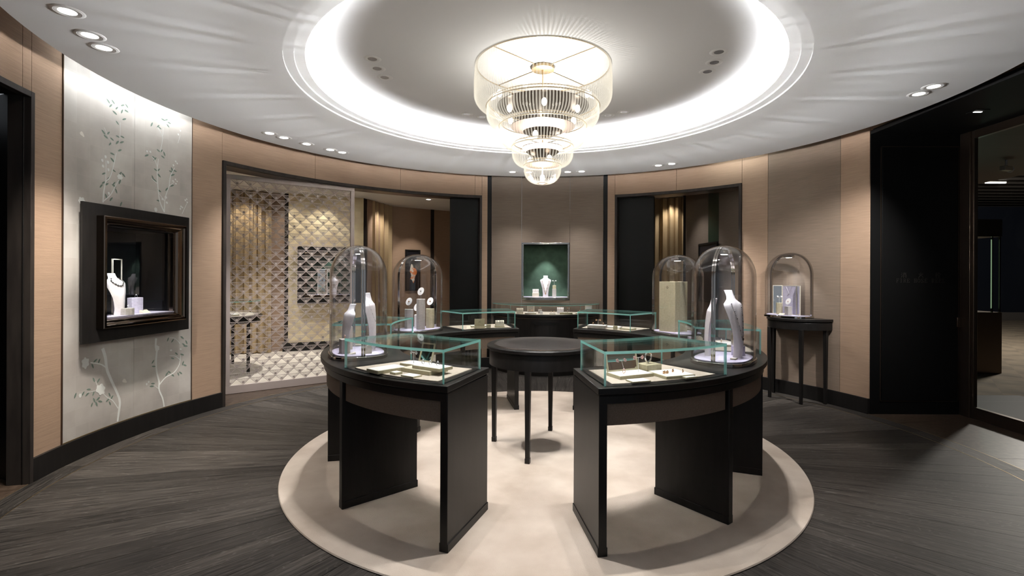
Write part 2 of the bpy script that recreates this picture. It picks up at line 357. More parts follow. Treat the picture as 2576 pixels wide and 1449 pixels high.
def spot(name, loc, power, size_deg, color=NEUT, target=None, blend=0.5, radius=0.03, parent=None):
    d = bpy.data.lights.new(name, 'SPOT'); d.energy = power; d.spot_size = R_(size_deg); d.spot_blend = blend; d.color = color; d.shadow_soft_size = radius
    o = bpy.data.objects.new(name, d); COL.objects.link(o); o.location = loc
    t = Vector(target) if target else Vector(loc) - Vector((0, 0, 1))
    o.rotation_euler = (t - Vector(loc)).to_track_quat('-Z', 'Y').to_euler()
    o.parent = parent
    return o
def point(name, loc, power, color=WARM, radius=0.05, parent=None):
    d = bpy.data.lights.new(name, 'POINT'); d.energy = power; d.color = color; d.shadow_soft_size = radius
    o = bpy.data.objects.new(name, d); COL.objects.link(o); o.location = loc; o.parent = parent
    return o
def facing(a):
    """rotation that turns local -Y towards the outside of the ring at angle a"""
    return R_(a)

# ================================================================== STRUCTURE
RW, ZC, ZTOP = 3.77, 3.055, 3.36
def wall_panel(parent, a0, a1, z0, z1, mat='wall', R=RW, th=0.03, name='panel'):
    g = 0.03
    return MB().arc(R, R + th, a0 + (g if a1 > a0 else -g), a1 - (g if a1 > a0 else -g), z0, z1, mi=0).build(name, mat, parent, bevel=0.0012)

# ---- floor
floor = sroot('floor', 'round floor of dark radiating oak planks with a brass-edged border')
MB().ring([(0.01, -0.06), (5.4, -0.06), (5.4, -0.012), (0.01, -0.012)], 72).build('subfloor', 'black_matte', floor)
NP = 116
da = 360.0 / NP
R_IN, R_OUT = 1.95, 3.592
w0, w1 = 2 * R_IN * math.tan(R_(da / 2)) - 0.0022, 2 * R_OUT * math.tan(R_(da / 2)) - 0.0022
hl = (R_OUT - R_IN) / 2
pm = MB().prism([(-hl, -w0 / 2), (hl, -w1 / 2), (hl, w1 / 2), (-hl, w0 / 2)], -0.012, 0.0).mesh('plank', 'wood')
for i in range(NP):
    a = 1.0 + i * da
    rm = (R_IN + R_OUT) / 2
    link('plank', pm, floor, (rm * math.sin(R_(a)), -rm * math.cos(R_(a)), random.uniform(-0.0006, 0.0)), R_(a) - math.pi / 2)
for i in range(24):
    a0 = i * 15.0
    v = MB().arc(3.600, 3.758, -7.5 + 0.02, 7.5 - 0.02, -0.012, 0.0, 8)
    v.v = [(x, y + 3.68, z) for x, y, z in v.v]
    if i == 0: bmesh_ = v.mesh('border_plank', 'wood')
    link('border_plank', bmesh_, floor, (3.68 * math.sin(R_(a0)), -3.68 * math.cos(R_(a0)), 0), R_(a0))
for r in (3.592, 3.758): MB().ring([(r, -0.012), (r, 0.0012), (r + 0.004, 0.0012), (r + 0.004, -0.012)], 180).build('brass_line', 'brass', floor)
tile_ = MB().arc(3.765, 4.45, -7.47, 7.47, -0.012, 0.0, 8).mesh('stone_tile', 'stone')
tile2_ = MB().arc(4.453, 5.3, -7.47, 7.47, -0.012, 0.0, 8).mesh('stone_tile', 'stone')
for i in range(24):
    link('stone_tile', tile_, floor, (0, 0, 0), R_(i * 15.0 + 4)); link('stone_tile', tile2_, floor, (0, 0, 0), R_(i * 15.0 + 11))
rug = MB().ring([(0.001, 0.0005), (2.05, 0.0005), (2.062, 0.004), (2.058, 0.011), (2.045, 0.014), (0.001, 0.014)], 160).build('round_rug', 'rug', smooth=True)
tag(rug, 'round cream suede rug under the ring of display counters', 'rug')

# ---- ceiling with cove dome
ceil = sroot('ceiling', 'white ceiling with a round cove-lit dome')
MB().ring([(2.046, ZC), (3.53, ZC), (3.53, ZTOP), (3.55, ZTOP), (3.55, ZC + 0.02)], 144).build('ceiling_ring', 'plaster', ceil, smooth=True)
MB().ring([(3.50, ZTOP), (4.0, ZTOP)], 96).build('slot_cap', 'plaster', ceil)
MB().ring([(2.046, ZC), (2.046, ZC + 0.013), (1.974, ZC + 0.013), (1.974, ZC + 0.026), (1.901, ZC + 0.026)], 144).build('stepped_ring', 'plaster', ceil, smooth=True)
MB().ring([(1.901, ZC + 0.026), (1.901, ZC + 0.085), (1.913, ZC + 0.085), (1.913, ZC + 0.05), (2.30, ZC + 0.05)], 144).build('cove_lip', 'lip', ceil, smooth=True)
dome_prof = [(2.30, 3.105), (2.30, 3.18), (2.25, 3.222), (2.12, 3.250), (1.9, 3.268), (1.55, 3.284), (1.2, 3.297), (0.8, 3.309), (0.4, 3.316), (0.001, 3.318)]
MB().ring(dome_prof, 144).build('dome', 'plaster', ceil, smooth=True)
MB().ring([(1.935, 3.107), (1.985, 3.107), (1.985, 3.116), (1.935, 3.116)], 96, close=True).build('cove_led_strip', 'cove', ceil)
def dome_z(r):
    for (r0, z0), (r1, z1) in zip(dome_prof, dome_prof[1:]):
        if r1 <= r <= r0 and r0 != r1: return z0 + (z1 - z0) * (r0 - r) / (r0 - r1)
    return 3.3

# ---- walls
ZO = 2.775
wl = sroot('wall_left', 'curved brown fabric panelled wall')
wall_panel(wl, -28, -42, 0.165, ZTOP); wall_panel(wl, -42, -55, 0.165, ZTOP)
wall_panel(wl, -55, -76.7, 2.79, ZTOP); wall_panel(wl, -76.7, -78.0, 2.79, ZTOP)
wall_panel(wl, -78.0, -82.5, 0.165, ZTOP)
wall_panel(wl, -103.75, -109.4, 0.165, ZTOP)
for a0, a1 in ((-109.4, -128.2), (-128.2, -147.4), (-147.4, -165.4), (-165.4, -167.1)): wall_panel(wl, a0, a1, ZO, ZTOP)
wall_panel(wl, -167.1, -168.5, 0.165, ZTOP)
wb = sroot('wall_back', 'taupe fabric wall section holding the green display niche')
for a0, a1 in ((-169.5, -176.95), (-188.85, -197.0)): wall_panel(wb, a0, a1, 0.165, ZTOP, 'wall_grey')
wall_panel(wb, -176.95, -188.85, 2.03, ZTOP, 'wall_grey'); wall_panel(wb, -176.95, -188.85, 0.165, 1.09, 'wall_grey')
for a0, a1 in ((-168.5, -169.5), (-197.0, -198.0)): MB().arc(RW + 0.02, RW + 0.05, a0, a1, 0.0, ZTOP).build('shadow_gap', 'black_dull', wb)
wr = sroot('wall_right', 'curved brown fabric panelled wall with console recess')
wall_panel(wr, 162.0, 160.2, 0.165, ZTOP)
for a0, a1 in ((160.2, 145.8), (145.8, 131.4)): wall_panel(wr, a0, a1, ZO, ZTOP)
wall_panel(wr, 131.4, 126.0, 0.165, ZTOP); wall_panel(wr, 126.0, 112.0, 0.165, ZTOP, 'wall_mid'); wall_panel(wr, 112.0, 106.75, 0.165, ZTOP)
for a0, a1 in ((106.75, 98.8), (98.8, 84.0), (84.0, 60.0)): wall_panel(wr, a0, a1, 3.09, ZTOP)
wall_panel(wr, 60, 44, 0.165, ZTOP); wall_panel(wr, 44, 28, 0.165, ZTOP)
def base(name, a0, a1):
    struct(MB().arc(RW - 0.022, RW + 0.03, a0, a1, 0.0, 0.168).build(name, 'black', bevel=0.002))
base('baseboard_left', -78.0, -109.4); base('baseboard_left', -28, -55); base('baseboard_left', -167.1, -169.5)
base('baseboard_back', -169.5, -197.0); base('baseboard_right', 162.0, 160.2); base('baseboard_right', 131.4, 106.75); base('baseboard_right', 28, 60)

def portal(name, a0, a1, zt, depth=0.30, wdeg=0.55, th=0.042, mat='espresso'):
    """frame of an opening between a0 and a1"""
    r = sroot(name)
    s = 1 if a1 > a0 else -1
    MB().arc(RW - 0.022, RW + depth, a0, a0 + s * wdeg, 0.0, zt).build('jamb', mat, r, bevel=0.002)
    MB().arc(RW - 0.022, RW + depth, a1, a1 - s * wdeg, 0.0, zt).build('jamb', mat, r, bevel=0.002)
    MB().arc(RW - 0.022, RW + 0.03, a0 + s * wdeg, a1 - s * wdeg, zt - th, zt).build('head', mat, r, bevel=0.002)
    MB().arc(RW + 0.03, RW + depth, a0 + s * wdeg, a1 - s * wdeg, zt - th + 0.008, zt).build('soffit', 'bronze_satin', r)
    return r
p1 = portal('door_1', -109.4, -167.1, ZO)
p2 = portal('door_2', 160.2, 131.4, ZO)
p3 = portal('door_3', -78.0, -55.0, 2.79, depth=0.12)
MB().arc(3.93, 3.98, -159.9, -166.5, 0.0, ZO - 0.02, 6).build('sliding_panel', 'black_dull', p1)
MB().arc(3.93, 3.98, 159.6, 151.6, 0.0, ZO - 0.02, 6).build('sliding_panel', 'black_dull', p2)
MB().arc(3.77 + 0.3, 3.77 + 0.34, -109.4, -167.1, ZO - 0.03, ZTOP).build('lintel_back', 'wall', p1)
MB().arc(3.77 + 0.3, 3.77 + 0.34, 160.2, 131.4, ZO - 0.03, ZTOP).build('lintel_back', 'wall', p2)
# dark doorway beside the mural
MB().prism([(-3.70, -0.83), (-3.695, -0.79), (-5.3, -0.13), (-5.32, -0.17)], 0.0, 2.80).build('door_leaf', 'black', p3, bevel=0.002)
MB().arc(3.81, 5.4, -79.5, -50, 2.80, 2.84).build('vestibule_soffit', 'black_matte', p3)
MB().arc(5.36, 5.42, -88, -50, 0, 2.84).build('vestibule_wall', 'black_matte', p3)

# ---- entrance on the other side: fire hose panel, glass doors, mall beyond
ent = sroot('door_4', 'glazed bronze entrance doors to the mall')
MB().box(3.62, 4.66, -2.6, 1.13, 3.05, 3.10).build('soffit', 'black_matte', ent)
def bronze_box(nm, *b): MB().box(*b).build(nm, 'bronze_satin', ent, bevel=0.004)
bronze_box('post', 4.585, 4.66, 0.955, 1.08, 0, 3.05)
bronze_box('post', 4.60, 4.645, 0.925, 0.955, 0, 3.05)
bronze_box('bottom_rail', 4.595, 4.645, -2.2, 0.925, 0, 0.125)
bronze_box('head_rail', 4.595, 4.645, -2.2, 0.925, 2.965, 3.05)
bronze_box('post', 4.585, 4.66, -2.3, -2.2, 0, 3.05)
MB().box(4.615, 4.625, -2.2, 0.925, 0.125, 2.965).build('pane', 'glass', ent)
sq = thing('square_downlight', 'small square recessed light in the black entrance soffit', 'light', (4.08, 0.31, 3.05))
MB().box(-0.06, 0.06, -0.06, 0.06, -0.006, 0.0).build('trim', 'black_matte', sq)
MB().box(-0.035, 0.035, -0.008, 0.012, -0.009, -0.005).build('lens', 'lens', sq)

fh = thing('fire_hose_cabinet', 'tall black lacquer fire hose reel cabinet beside the glass entrance', 'cabinet', (3.62, 1.085, 0))
MB().box(0, 1.03, 0.0, 0.12, 0, 3.05).build('carcass', 'black_dull', fh)
MB().box(0.118, 0.948, -0.012, 0.0, 0.152, 2.908).build('door', 'black_dull', fh, bevel=0.003)
for b in ((0.105, 0.113, -0.006, 0.0, 0.14, 2.92), (0.953, 0.961, -0.006, 0.0, 0.14, 2.92), (0.105, 0.961, -0.006, 0.0, 0.14, 0.148), (0.105, 0.961, -0.006, 0.0, 2.912, 2.92)):
    MB().box(*b).build('reveal_trim', 'bronze_satin', fh)
MB().box(0.925, 0.965, -0.03, -0.012, 0.955, 1.06).build('latch', 'bronze_satin', fh, bevel=0.003)
# lettering: strokes on a unit grid (width 0.7, height 1)
def strokes(mb, segs, ox, oz, s, wd=0.1, dy=-0.0125):
    for x0, z0, x1, z1 in segs:
        d = Vector((x1 - x0, z1 - z0)); l = d.length; d = d / l if l else Vector((1, 0)); n = Vector((-d.y, d.x)) * wd / 2
        a, b = Vector((x0, z0)) - d * wd * 0.2, Vector((x1, z1)) + d * wd * 0.2
        q = [a + n, a - n, b - n, b + n]
        k = len(mb.v)
        mb.add([(ox + p.x * s, dy, oz + p.y * s) for p in q] + [(ox + p.x * s, dy - 0.0025, oz + p.y * s) for p in q],
               [(0, 1, 2, 3), (7, 6, 5, 4), (0, 4, 5, 1), (1, 5, 6, 2), (2, 6, 7, 3), (3, 7, 4, 0)])
LET = {
 'F': [(.15,0,.15,1),(.02,0,.3,0),(.02,1,.65,1),(.65,1,.65,.8),(.15,.52,.45,.52),(.45,.42,.45,.62)],
 'I': [(.35,0,.35,1),(.15,0,.55,0),(.15,1,.55,1)],
 'R': [(.15,0,.15,1),(.02,0,.3,0),(.02,1,.45,1),(.45,1,.6,.87),(.6,.87,.6,.65),(.6,.65,.45,.52),(.45,.52,.15,.52),(.4,.5,.62,.03),(.62,.03,.74,.03)],
 'E': [(.15,0,.15,1),(.02,0,.65,0),(.65,0,.65,.22),(.02,1,.63,1),(.63,1,.63,.8),(.15,.52,.45,.52),(.45,.42,.45,.62)],
 'H': [(.13,0,.13,1),(.6,0,.6,1),(.0,0,.26,0),(.47,0,.73,0),(.0,1,.26,1),(.47,1,.73,1),(.13,.52,.6,.52)],
 'O': [(.35+.33*math.cos(t*math.pi/6),.5+.5*math.sin(t*math.pi/6),.35+.33*math.cos((t+1)*math.pi/6),.5+.5*math.sin((t+1)*math.pi/6)) for t in range(12)],
 'S': [(.62,.98,.62,.78),(.62,.85,.5,.98),(.5,.98,.22,.98),(.22,.98,.08,.82),(.08,.82,.12,.62),(.12,.62,.55,.42),(.55,.42,.63,.25),(.63,.25,.5,.03),(.5,.03,.22,.02),(.22,.02,.08,.15),(.08,.0,.08,.22)],
 'L': [(.15,0,.15,1),(.02,0,.65,0),(.65,0,.65,.25),(.02,1,.3,1)]}
CJK = {
 'xiao': [(.05,.9,.2,.78),(.0,.62,.16,.52),(.0,.05,.2,.38),(.65,1,.65,.68),(.42,.9,.5,.72),(.9,.92,.8,.72),(.42,.65,.9,.65),(.42,.65,.42,.0),(.9,.65,.9,.0),(.42,.45,.9,.45),(.42,.25,.9,.25),(.9,.0,.8,.05)],
 'huo': [(.5,1,.48,.5),(.48,.5,.05,.02),(.5,.55,.95,.02),(.15,.75,.28,.5),(.88,.78,.7,.55)],
 'shuan': [(.0,.7,.38,.7),(.2,1,.2,.0),(.2,.65,.0,.3),(.2,.62,.38,.42),(.68,1,.4,.62),(.68,1,1,.62),(.5,.55,.88,.55),(.48,.32,.9,.32),(.68,.55,.68,.02),(.4,.02,.98,.02)]}
lt = MB(); x = 0.0
for ch in 'FIRE HOSE REEL':
    if ch != ' ': lt = MB(); strokes(lt, LET[ch], 0.272 + x, 1.437, 0.040, 0.11); lt.build('letter', 'letter', fh)
    x += 0.0385
for k, ch in enumerate(('xiao', 'huo', 'shuan')): lc = MB(); strokes(lc, CJK[ch], 0.325 + k * 0.185, 1.488, 0.058, 0.075); lc.build('character', 'letter', fh)

mall = sroot('floor_mall')
MB().box(4.66, 24, -4, 22, -0.03, -0.002).build('carpet', 'mall_carpet', mall)
MB().box(4.68, 6.1, -2.3, 1.95, -0.002, 0.006).build('door_mat', 'black_matte', mall)
mw = sroot('wall_mall')
MB().box(4.66, 30, 21.9, 22, 0, 5).build('far_panel', 'black_matte', mw)
MB().box(23.9, 24, -4, 22, 0, 5).build('far_panel', 'black_matte', mw)
MB().box(4.66, 24, -4.1, -4, 0, 5).build('far_panel', 'black_matte', mw)  # unseen near wall, added to keep world light out
MB().box(4.6, 4.66, -4.1, -2.3, 0, 5).build('far_panel', 'black_matte', mw)
MB().box(4.67, 4.70, 1.25, 22, 0, 5).build('far_panel', 'black_matte', mw)
MB().box(13.2, 19.5, 13.0, 13.5, 0.28, 3.95).build('hoarding', pbr('navy_hoarding', (0.010, 0.013, 0.022), 0.35), mw)
MB().box(13.15, 19.6, 12.95, 13.5, 0.0, 0.28).build('hoarding_base', pbr('grey_kick', (0.10, 0.09, 0.085), 0.5), mw)
mc = sroot('ceiling_mall')
MB().box(4.66, 7.4, -4, 7, 3.05, 3.2).build('bulkhead', pbr('brown_bulkhead', (0.10, 0.075, 0.055), 0.6), mc)
MB().box(7.4, 24, -4, 22, 4.6, 4.7).build('ceiling_void', 'black_matte', mc)
slm = pbr('slat_grey', (0.055, 0.048, 0.042), 0.6)
sl_ = MB().box(-7, 7, -0.04, 0.04, -0.06, 0.06).mesh('slat', slm)
for i in range(22): link('slat', sl_, mc, (14.5, 2.5 + i * 0.6, 4.3))
for (x, y) in ((10.6, 6.4), (12.5, 8.2), (13.3, 9.9)):
    MB().box(x - 0.28, x + 0.28, y - 0.03, y + 0.03, 4.18, 4.22).build('light_slot', emit_mat('mall_light', (1, 0.9, 0.75), 3.0), mc)
sb = thing('security_camera', 'beige bullet security camera hanging outside the glass entrance', 'camera', (6.21, 2.24, 2.93), R_(200))
MB().tube([(0, 0, 0.12), (0, 0, 0.045)], 0.014).build('mount', 'trim_white', sb)
MB().box(-0.085, 0.085, -0.032, 0.032, -0.025, 0.035).build('body', 'cream', sb, bevel=0.008)
MB().torus((-0.09, 0, 0.0), 0.036, 0.006, 'x').build('lens_ring', 'trim_white', sb)
vt = thing('lit_showcase', 'tall glowing shop showcase with steel frame seen through the entrance glass', 'showcase', (7.03, 3.62, 0))
MB().box(-0.26, 0.26, -0.2, 0.25, 0, 0.95).build('plinth', 'bronze_satin', vt)
MB().box(-0.24, 0.02, 0.02, 0.04, 1.0, 2.1).build('backlit_panel', 'screen', vt)
for xx in (-0.25, 0.12, 0.24): MB().box(xx, xx + 0.02, -0.18, -0.16, 0.95, 2.15).build('frame_post', 'bronze', vt)
MB().box(-0.26, 0.26, -0.2, 0.25, 2.13, 2.4).build('hood', 'bronze_satin', vt)
point('mall_lamp', (10.5, 5.5, 3.9), 420, WARM, 0.3)

# ---- room behind the lattice, seen through the wide opening
fr = sroot('floor_salon')
MB().prism([(-4.5, 1.38), (-3.85, 1.865), (-2.60, 2.80)] + [pt(4.02, a)[:2] for a in range(-140, -171, -5)] + [(-0.3, 9.4), (-9.0, 9.4), (-9.0, 0.7)], -0.01, 0.003).build('carpet', 'carpet', fr)
fc = sroot('ceiling_salon')
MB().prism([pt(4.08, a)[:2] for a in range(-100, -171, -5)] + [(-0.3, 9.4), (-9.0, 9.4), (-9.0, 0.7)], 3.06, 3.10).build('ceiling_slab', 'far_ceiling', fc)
MB().prism([(-2.95, 4.75), (-2.55, 4.35), (-0.9, 5.2), (-1.2, 5.7)], 3.045, 3.07).build('air_grille', pbr('grille', (0.22, 0.19, 0.16), 0.7), fc)
fw = sroot('wall_salon')
def flat_wall(root, p, q, z0, z1, mat, th=0.05, name='panel'):
    p, q = Vector(p), Vector(q); d = (q - p); l = d.length
    o = MB().box(0, l, 0, th, z0, z1).build(name, mat, root, (p.x, p.y, 0), math.atan2(d.y, d.x))
    return o
flat_wall(fw, (-9.0, 3.3), (-5.9, 4.95), 0, 3.1, 'wall')
flat_wall(fw, (-5.9, 5.0), (-4.80, 5.36), 0, 3.1, 'wall')
flat_wall(fw, (-4.80, 5.31), (-4.714, 5.35), 0, 3.1, 'espresso')
gw = flat_wall(fw, (-4.714, 5.283), (-3.452, 5.866), 0.165, 3.1, 'goldleaf', name='gold_leaf_panel')
flat_wall(fw, (-4.80, 5.24), (-3.452, 5.862), 0.0, 0.17, 'black', 0.07, 'skirting')
flat_wall(fw, (-3.452, 5.866), (-3.42, 5.98), 0, 3.1, 'espresso')
flat_wall(fw, (-3.40, 5.98), (-3.20, 7.05), 0, 3.1, 'wall')
flat_wall(fw, (-3.20, 7.05), (-2.40, 7.61), 0, 3.1, 'wall')
flat_wall(fw, (-2.40, 7.60), (-2.33, 7.65), 0, 3.1, 'espresso', 0.04)
flat_wall(fw, (-2.33, 7.66), (-0.5, 8.95), 0, 3.1, 'wall')
flat_wall(fw, (-9.0, 0.6), (-9.0, 3.3), 0, 3.1, 'wall', -0.05)
flat_wall(fw, (-0.95, 4.0), (-0.5, 9.0), 0, 3.1, 'wall', -0.05)
flat_wall(fw, (-9.0, 0.8), (-4.2, 1.05), 0, 3.1, 'wall', -0.05)
def curtain(name, p, q, z0, z1, folds, amp, label):
    p, q = Vector(p), Vector(q); d = q - p; l = d.length; n = folds * 10
    mb = MB(); v, f = [], []
    for i in range(n + 1):
        t = i / n; ph = t * folds * 2 * math.pi
        y = amp * math.sin(ph) + amp * 0.35 * math.sin(2.3 * ph + 1); x = t * l + 0.35 * l / folds * 0.3 * math.sin(2 * ph)
        v += [(x, y - 0.004, z0), (x, y - 0.004, z1), (x, y + 0.004, z1), (x, y + 0.004, z0)]
    for i in range(n):
        for j in range(4): f.append((4 * i + j, 4 * i + (j + 1) % 4, 4 * i + 4 + (j + 1) % 4, 4 * i + 4 + j))
    f += [(0, 1, 2, 3), tuple(4 * n + j for j in (3, 2, 1, 0))]
    o = mb.add(v, f).build(name, 'curtain', None, (p.x, p.y, 0), math.atan2(d.y, d.x), smooth=True)
    return tag(o, label, 'curtain')
curtain('curtain', (-5.85, 4.78), (-4.95, 5.10), 0.02, 3.05, 7, 0.055, 'gold brown curtain hanging behind the lattice screen beside the gold leaf panel')
curtain('curtain', (-3.43, 6.06), (-3.20, 6.98), 0.02, 3.05, 5, 0.065, 'gold brown curtain hanging between the gold leaf panel and the spotlit picture')

# ---- room behind the smaller opening
f2 = sroot('floor_lounge')
MB().prism([pt(4.02, a)[:2] for a in range(162, 127, -4)] + [(6.0, 4.0), (6.0, 9.0), (0.9, 9.0)], -0.01, 0.003).build('carpet', 'carpet', f2)
c2 = sroot('ceiling_lounge')
MB().prism([pt(4.08, a)[:2] for a in range(162, 127, -4)] + [(6.0, 4.0), (6.0, 9.0), (0.9, 9.0)], 3.06, 3.10).build('ceiling_slab', 'far_ceiling', c2)
w2 = sroot('wall_lounge')
flat_wall(w2, (2.95, 5.25), (2.99, 4.17), 0, 3.1, 'wall_grey', name='panel')
flat_wall(w2, (2.985, 4.17), (3.00, 3.72), 0, 3.1, 'dark_green', 0.04, name='panel')
flat_wall(w2, (2.99, 3.72), (3.04, 2.85), 0, 3.1, 'wall_grey', name='panel')
flat_wall(w2, (2.92, 5.31), (2.95, 5.25), 0, 3.1, 'black', name='corner_post')
flat_wall(w2, (0.95, 8.0), (5.9, 5.6), 0, 3.1, 'wall', name='panel')
flat_wall(w2, (0.95, 4.0), (0.95, 8.0), 0, 3.1, 'wall', -0.05, name='panel')
curtain('curtain', (2.15, 5.9), (3.05, 5.45), 0.02, 3.05, 7, 0.05, 'gold brown curtain seen through the smaller opening past the black sliding panel')

# ================================================================== SILVER LEAF MURAL (on the wall)
BRANCHES = [(0.014, [(-88.67, 2.106), (-88.8, 2.199), (-89.05, 2.287)]), (0.009, [(-89.05, 2.287), (-89.71, 2.331), (-90.1, 2.393), (-90.49, 2.485), (-90.75, 2.562)]), (0.007, [(-89.05, 2.287), (-89.11, 2.394), (-89.1, 2.472)]), (0.009, [(-88.67, 2.113), (-89.85, 2.182), (-90.51, 2.254), (-91.17, 2.327)]), (0.003, [(-91.4, 2.844), (-91.4, 2.763), (-91.27, 2.673)]), (0.003, [(-89.65, 3.037), (-90.05, 2.989), (-90.72, 2.939)]), (0.003, [(-88.82, 2.75), (-89.28, 2.702), (-90.08, 2.623)]), (0.003, [(-92.06, 2.99), (-92.06, 2.953)]), (0.011, [(-98.86, 2.106), (-98.07, 2.204), (-97.78, 2.313), (-97.63, 2.432), (-97.62, 2.536)]), (0.007, [(-97.62, 2.536), (-97.82, 2.619)]), (0.006, [(-97.62, 2.536), (-97.19, 2.593), (-96.62, 2.624)]), (0.005, [(-98.1, 2.688), (-98.45, 2.799), (-98.45, 2.855), (-97.59, 2.924)]), (0.004, [(-98.52, 2.856), (-98.65, 2.932)]), (0.009, [(-98.86, 2.106), (-98.99, 2.245), (-99.7, 2.376)]), (0.007, [(-99.7, 2.376), (-99.91, 2.477), (-100.63, 2.57)]), (0.005, [(-99.7, 2.376), (-100.64, 2.428)]), (0.006, [(-97.63, 2.376), (-96.64, 2.411)]), (0.006, [(-98.85, 2.22), (-97.92, 2.283)]), (0.006, [(-101.98, 2.114), (-102.85, 2.233)]), (0.003, [(-101.19, 2.829), (-101.62, 2.921)]), (0.028, [(-88.72, 0.857), (-89.16, 0.773), (-89.41, 0.671), (-90.09, 0.568), (-90.84, 0.47), (-91.41, 0.386)]), (0.022, [(-91.41, 0.386), (-91.54, 0.336), (-91.36, 0.257), (-91.18, 0.185)]), (0.011, [(-89.29, 0.685), (-88.37, 0.726), (-86.8, 0.757)]), (0.008, [(-91.23, 0.3), (-90.35, 0.383), (-89.49, 0.424), (-88.88, 0.466)]), (0.005, [(-87.54, 0.51), (-86.34, 0.515)]), (0.005, [(-87.9, 0.553), (-87.65, 0.589)]), (0.018, [(-97.53, 0.869), (-97.47, 0.788), (-97.67, 0.748), (-97.54, 0.652), (-97.68, 0.539), (-98.09, 0.436), (-98.09, 0.361), (-98.7, 0.268), (-98.97, 0.18)]), (0.009, [(-98.22, 0.411), (-99.22, 0.466), (-100.69, 0.497), (-101.51, 0.554), (-101.77, 0.621), (-101.77, 0.661)]), (0.006, [(-101.71, 0.618), (-100.82, 0.663), (-99.87, 0.677)]), (0.006, [(-101.76, 0.779), (-100.8, 0.842), (-99.86, 0.854)]), (0.005, [(-98.03, 0.369), (-97.23, 0.418)])]
LEAVES = [(-89.46, 2.99), (-90.25, 3.001), (-89.86, 2.96), (-90.82, 2.959), (-90.52, 2.912), (-91.79, 3.006), (-92.46, 3.015), (-91.68, 2.949), (-92.39, 2.968), (-92.06, 2.887), (-90.93, 2.832), (-88.72, 2.707), (-89.48, 2.713), (-89.09, 2.675), (-90.08, 2.672), (-89.78, 2.625), (-91.0, 2.712), (-91.77, 2.722), (-90.94, 2.658), (-91.68, 2.673), (-91.35, 2.595), (-90.15, 2.545), (-90.16, 2.491), (-90.43, 2.401), (-88.79, 2.354), (-89.45, 2.313), (-91.37, 2.315), (-88.79, 2.277), (-89.25, 2.268), (-88.4, 2.244), (-90.44, 2.289), (-90.78, 2.228), (-90.44, 2.268), (-91.43, 2.389), (-91.97, 2.383), (-89.19, 2.161), (-89.99, 2.147), (-91.59, 2.119), (-96.64, 2.931), (-97.73, 2.934), (-98.04, 2.923), (-98.6, 3.016), (-99.15, 3.025), (-99.65, 3.005), (-99.44, 2.972), (-95.81, 2.62), (-96.9, 2.621), (-97.22, 2.608), (-97.82, 2.698), (-98.31, 2.703), (-98.82, 2.683), (-98.58, 2.648), (-97.34, 2.504), (-97.87, 2.511), (-97.91, 2.458), (-96.85, 2.422), (-97.23, 2.399), (-99.98, 2.524), (-100.19, 2.545), (-100.7, 2.539), (-100.31, 2.493), (-100.21, 2.384), (-99.27, 2.338), (-97.99, 2.308), (-97.85, 2.21), (-87.58, 0.764), (-88.18, 0.754), (-87.16, 0.724), (-87.35, 0.606), (-88.08, 0.59), (-86.58, 0.537), (-85.69, 0.516), (-86.34, 0.5), (-87.3, 0.491), (-84.51, 0.519), (-88.03, 0.437), (-87.42, 0.434), (-87.79, 0.396), (-88.39, 0.408), (-87.07, 0.402), (-89.86, 0.441), (-89.55, 0.399), (-90.23, 0.412), (-89.92, 0.366), (-97.15, 0.601), (-97.02, 0.647), (-97.03, 0.436), (-96.84, 0.413), (-99.42, 0.498), (-99.88, 0.511), (-100.43, 0.473), (-101.44, 0.472), (-101.85, 0.479), (-102.26, 0.573), (-102.6, 0.549), (-102.86, 0.786), (-102.38, 0.766), (-102.72, 0.747), (-100.41, 0.644), (-99.59, 0.841), (-100.4, 0.822), (-102.1, 0.84), (-102.11, 0.665), (-101.09, 0.684)]
BLOSSOMS = [(-89.04, 2.502, 0.022), (-88.52, 2.463, 0.022), (-89.43, 2.461, 0.022), (-88.65, 2.416, 0.022), (-89.5, 2.397, 0.022), (-91.37, 2.359, 0.045), (-85.39, 2.082, 0.06), (-95.85, 2.659, 0.017), (-96.41, 2.664, 0.017), (-100.8, 2.637, 0.017), (-100.41, 2.592, 0.018), (-101.06, 2.621, 0.016), (-100.78, 2.454, 0.015), (-101.07, 2.438, 0.015), (-100.35, 2.433, 0.015), (-100.86, 2.412, 0.016), (-99.11, 2.256, 0.024), (-98.56, 2.233, 0.02), (-99.28, 2.205, 0.02), (-97.37, 2.119, 0.034), (-102.55, 2.26, 0.017), (-102.8, 2.273, 0.015), (-102.89, 2.242, 0.016), (-101.79, 2.189, 0.016), (-101.68, 2.164, 0.017), (-102.04, 2.181, 0.015), (-101.26, 2.919, 0.017), (-101.62, 2.963, 0.014), (-89.59, 2.193, 0.02), (-86.02, 0.763, 0.07), (-88.45, 0.509, 0.08), (-85.27, 0.507, 0.026), (-96.31, 0.464, 0.017), (-95.95, 0.447, 0.018), (-97.73, 0.77, 0.045), (-100.14, 0.728, 0.018), (-101.83, 0.723, 0.017)]
BUTTERFLIES = [(-85.35, 2.629), (-92.27, 0.528)]
RM = RW - 0.006
mural = thing('mural_panel', 'silver leaf mural panel painted with flowering branches behind the black wall showcase', 'mural', pt(RW, -93.1, 0.165))
def rebase(root):
    """children were built in world coordinates: bring them into the root's frame"""
    inv = root.matrix_basis.inverted()
    for ch in root.children: ch.matrix_basis = inv @ ch.matrix_basis
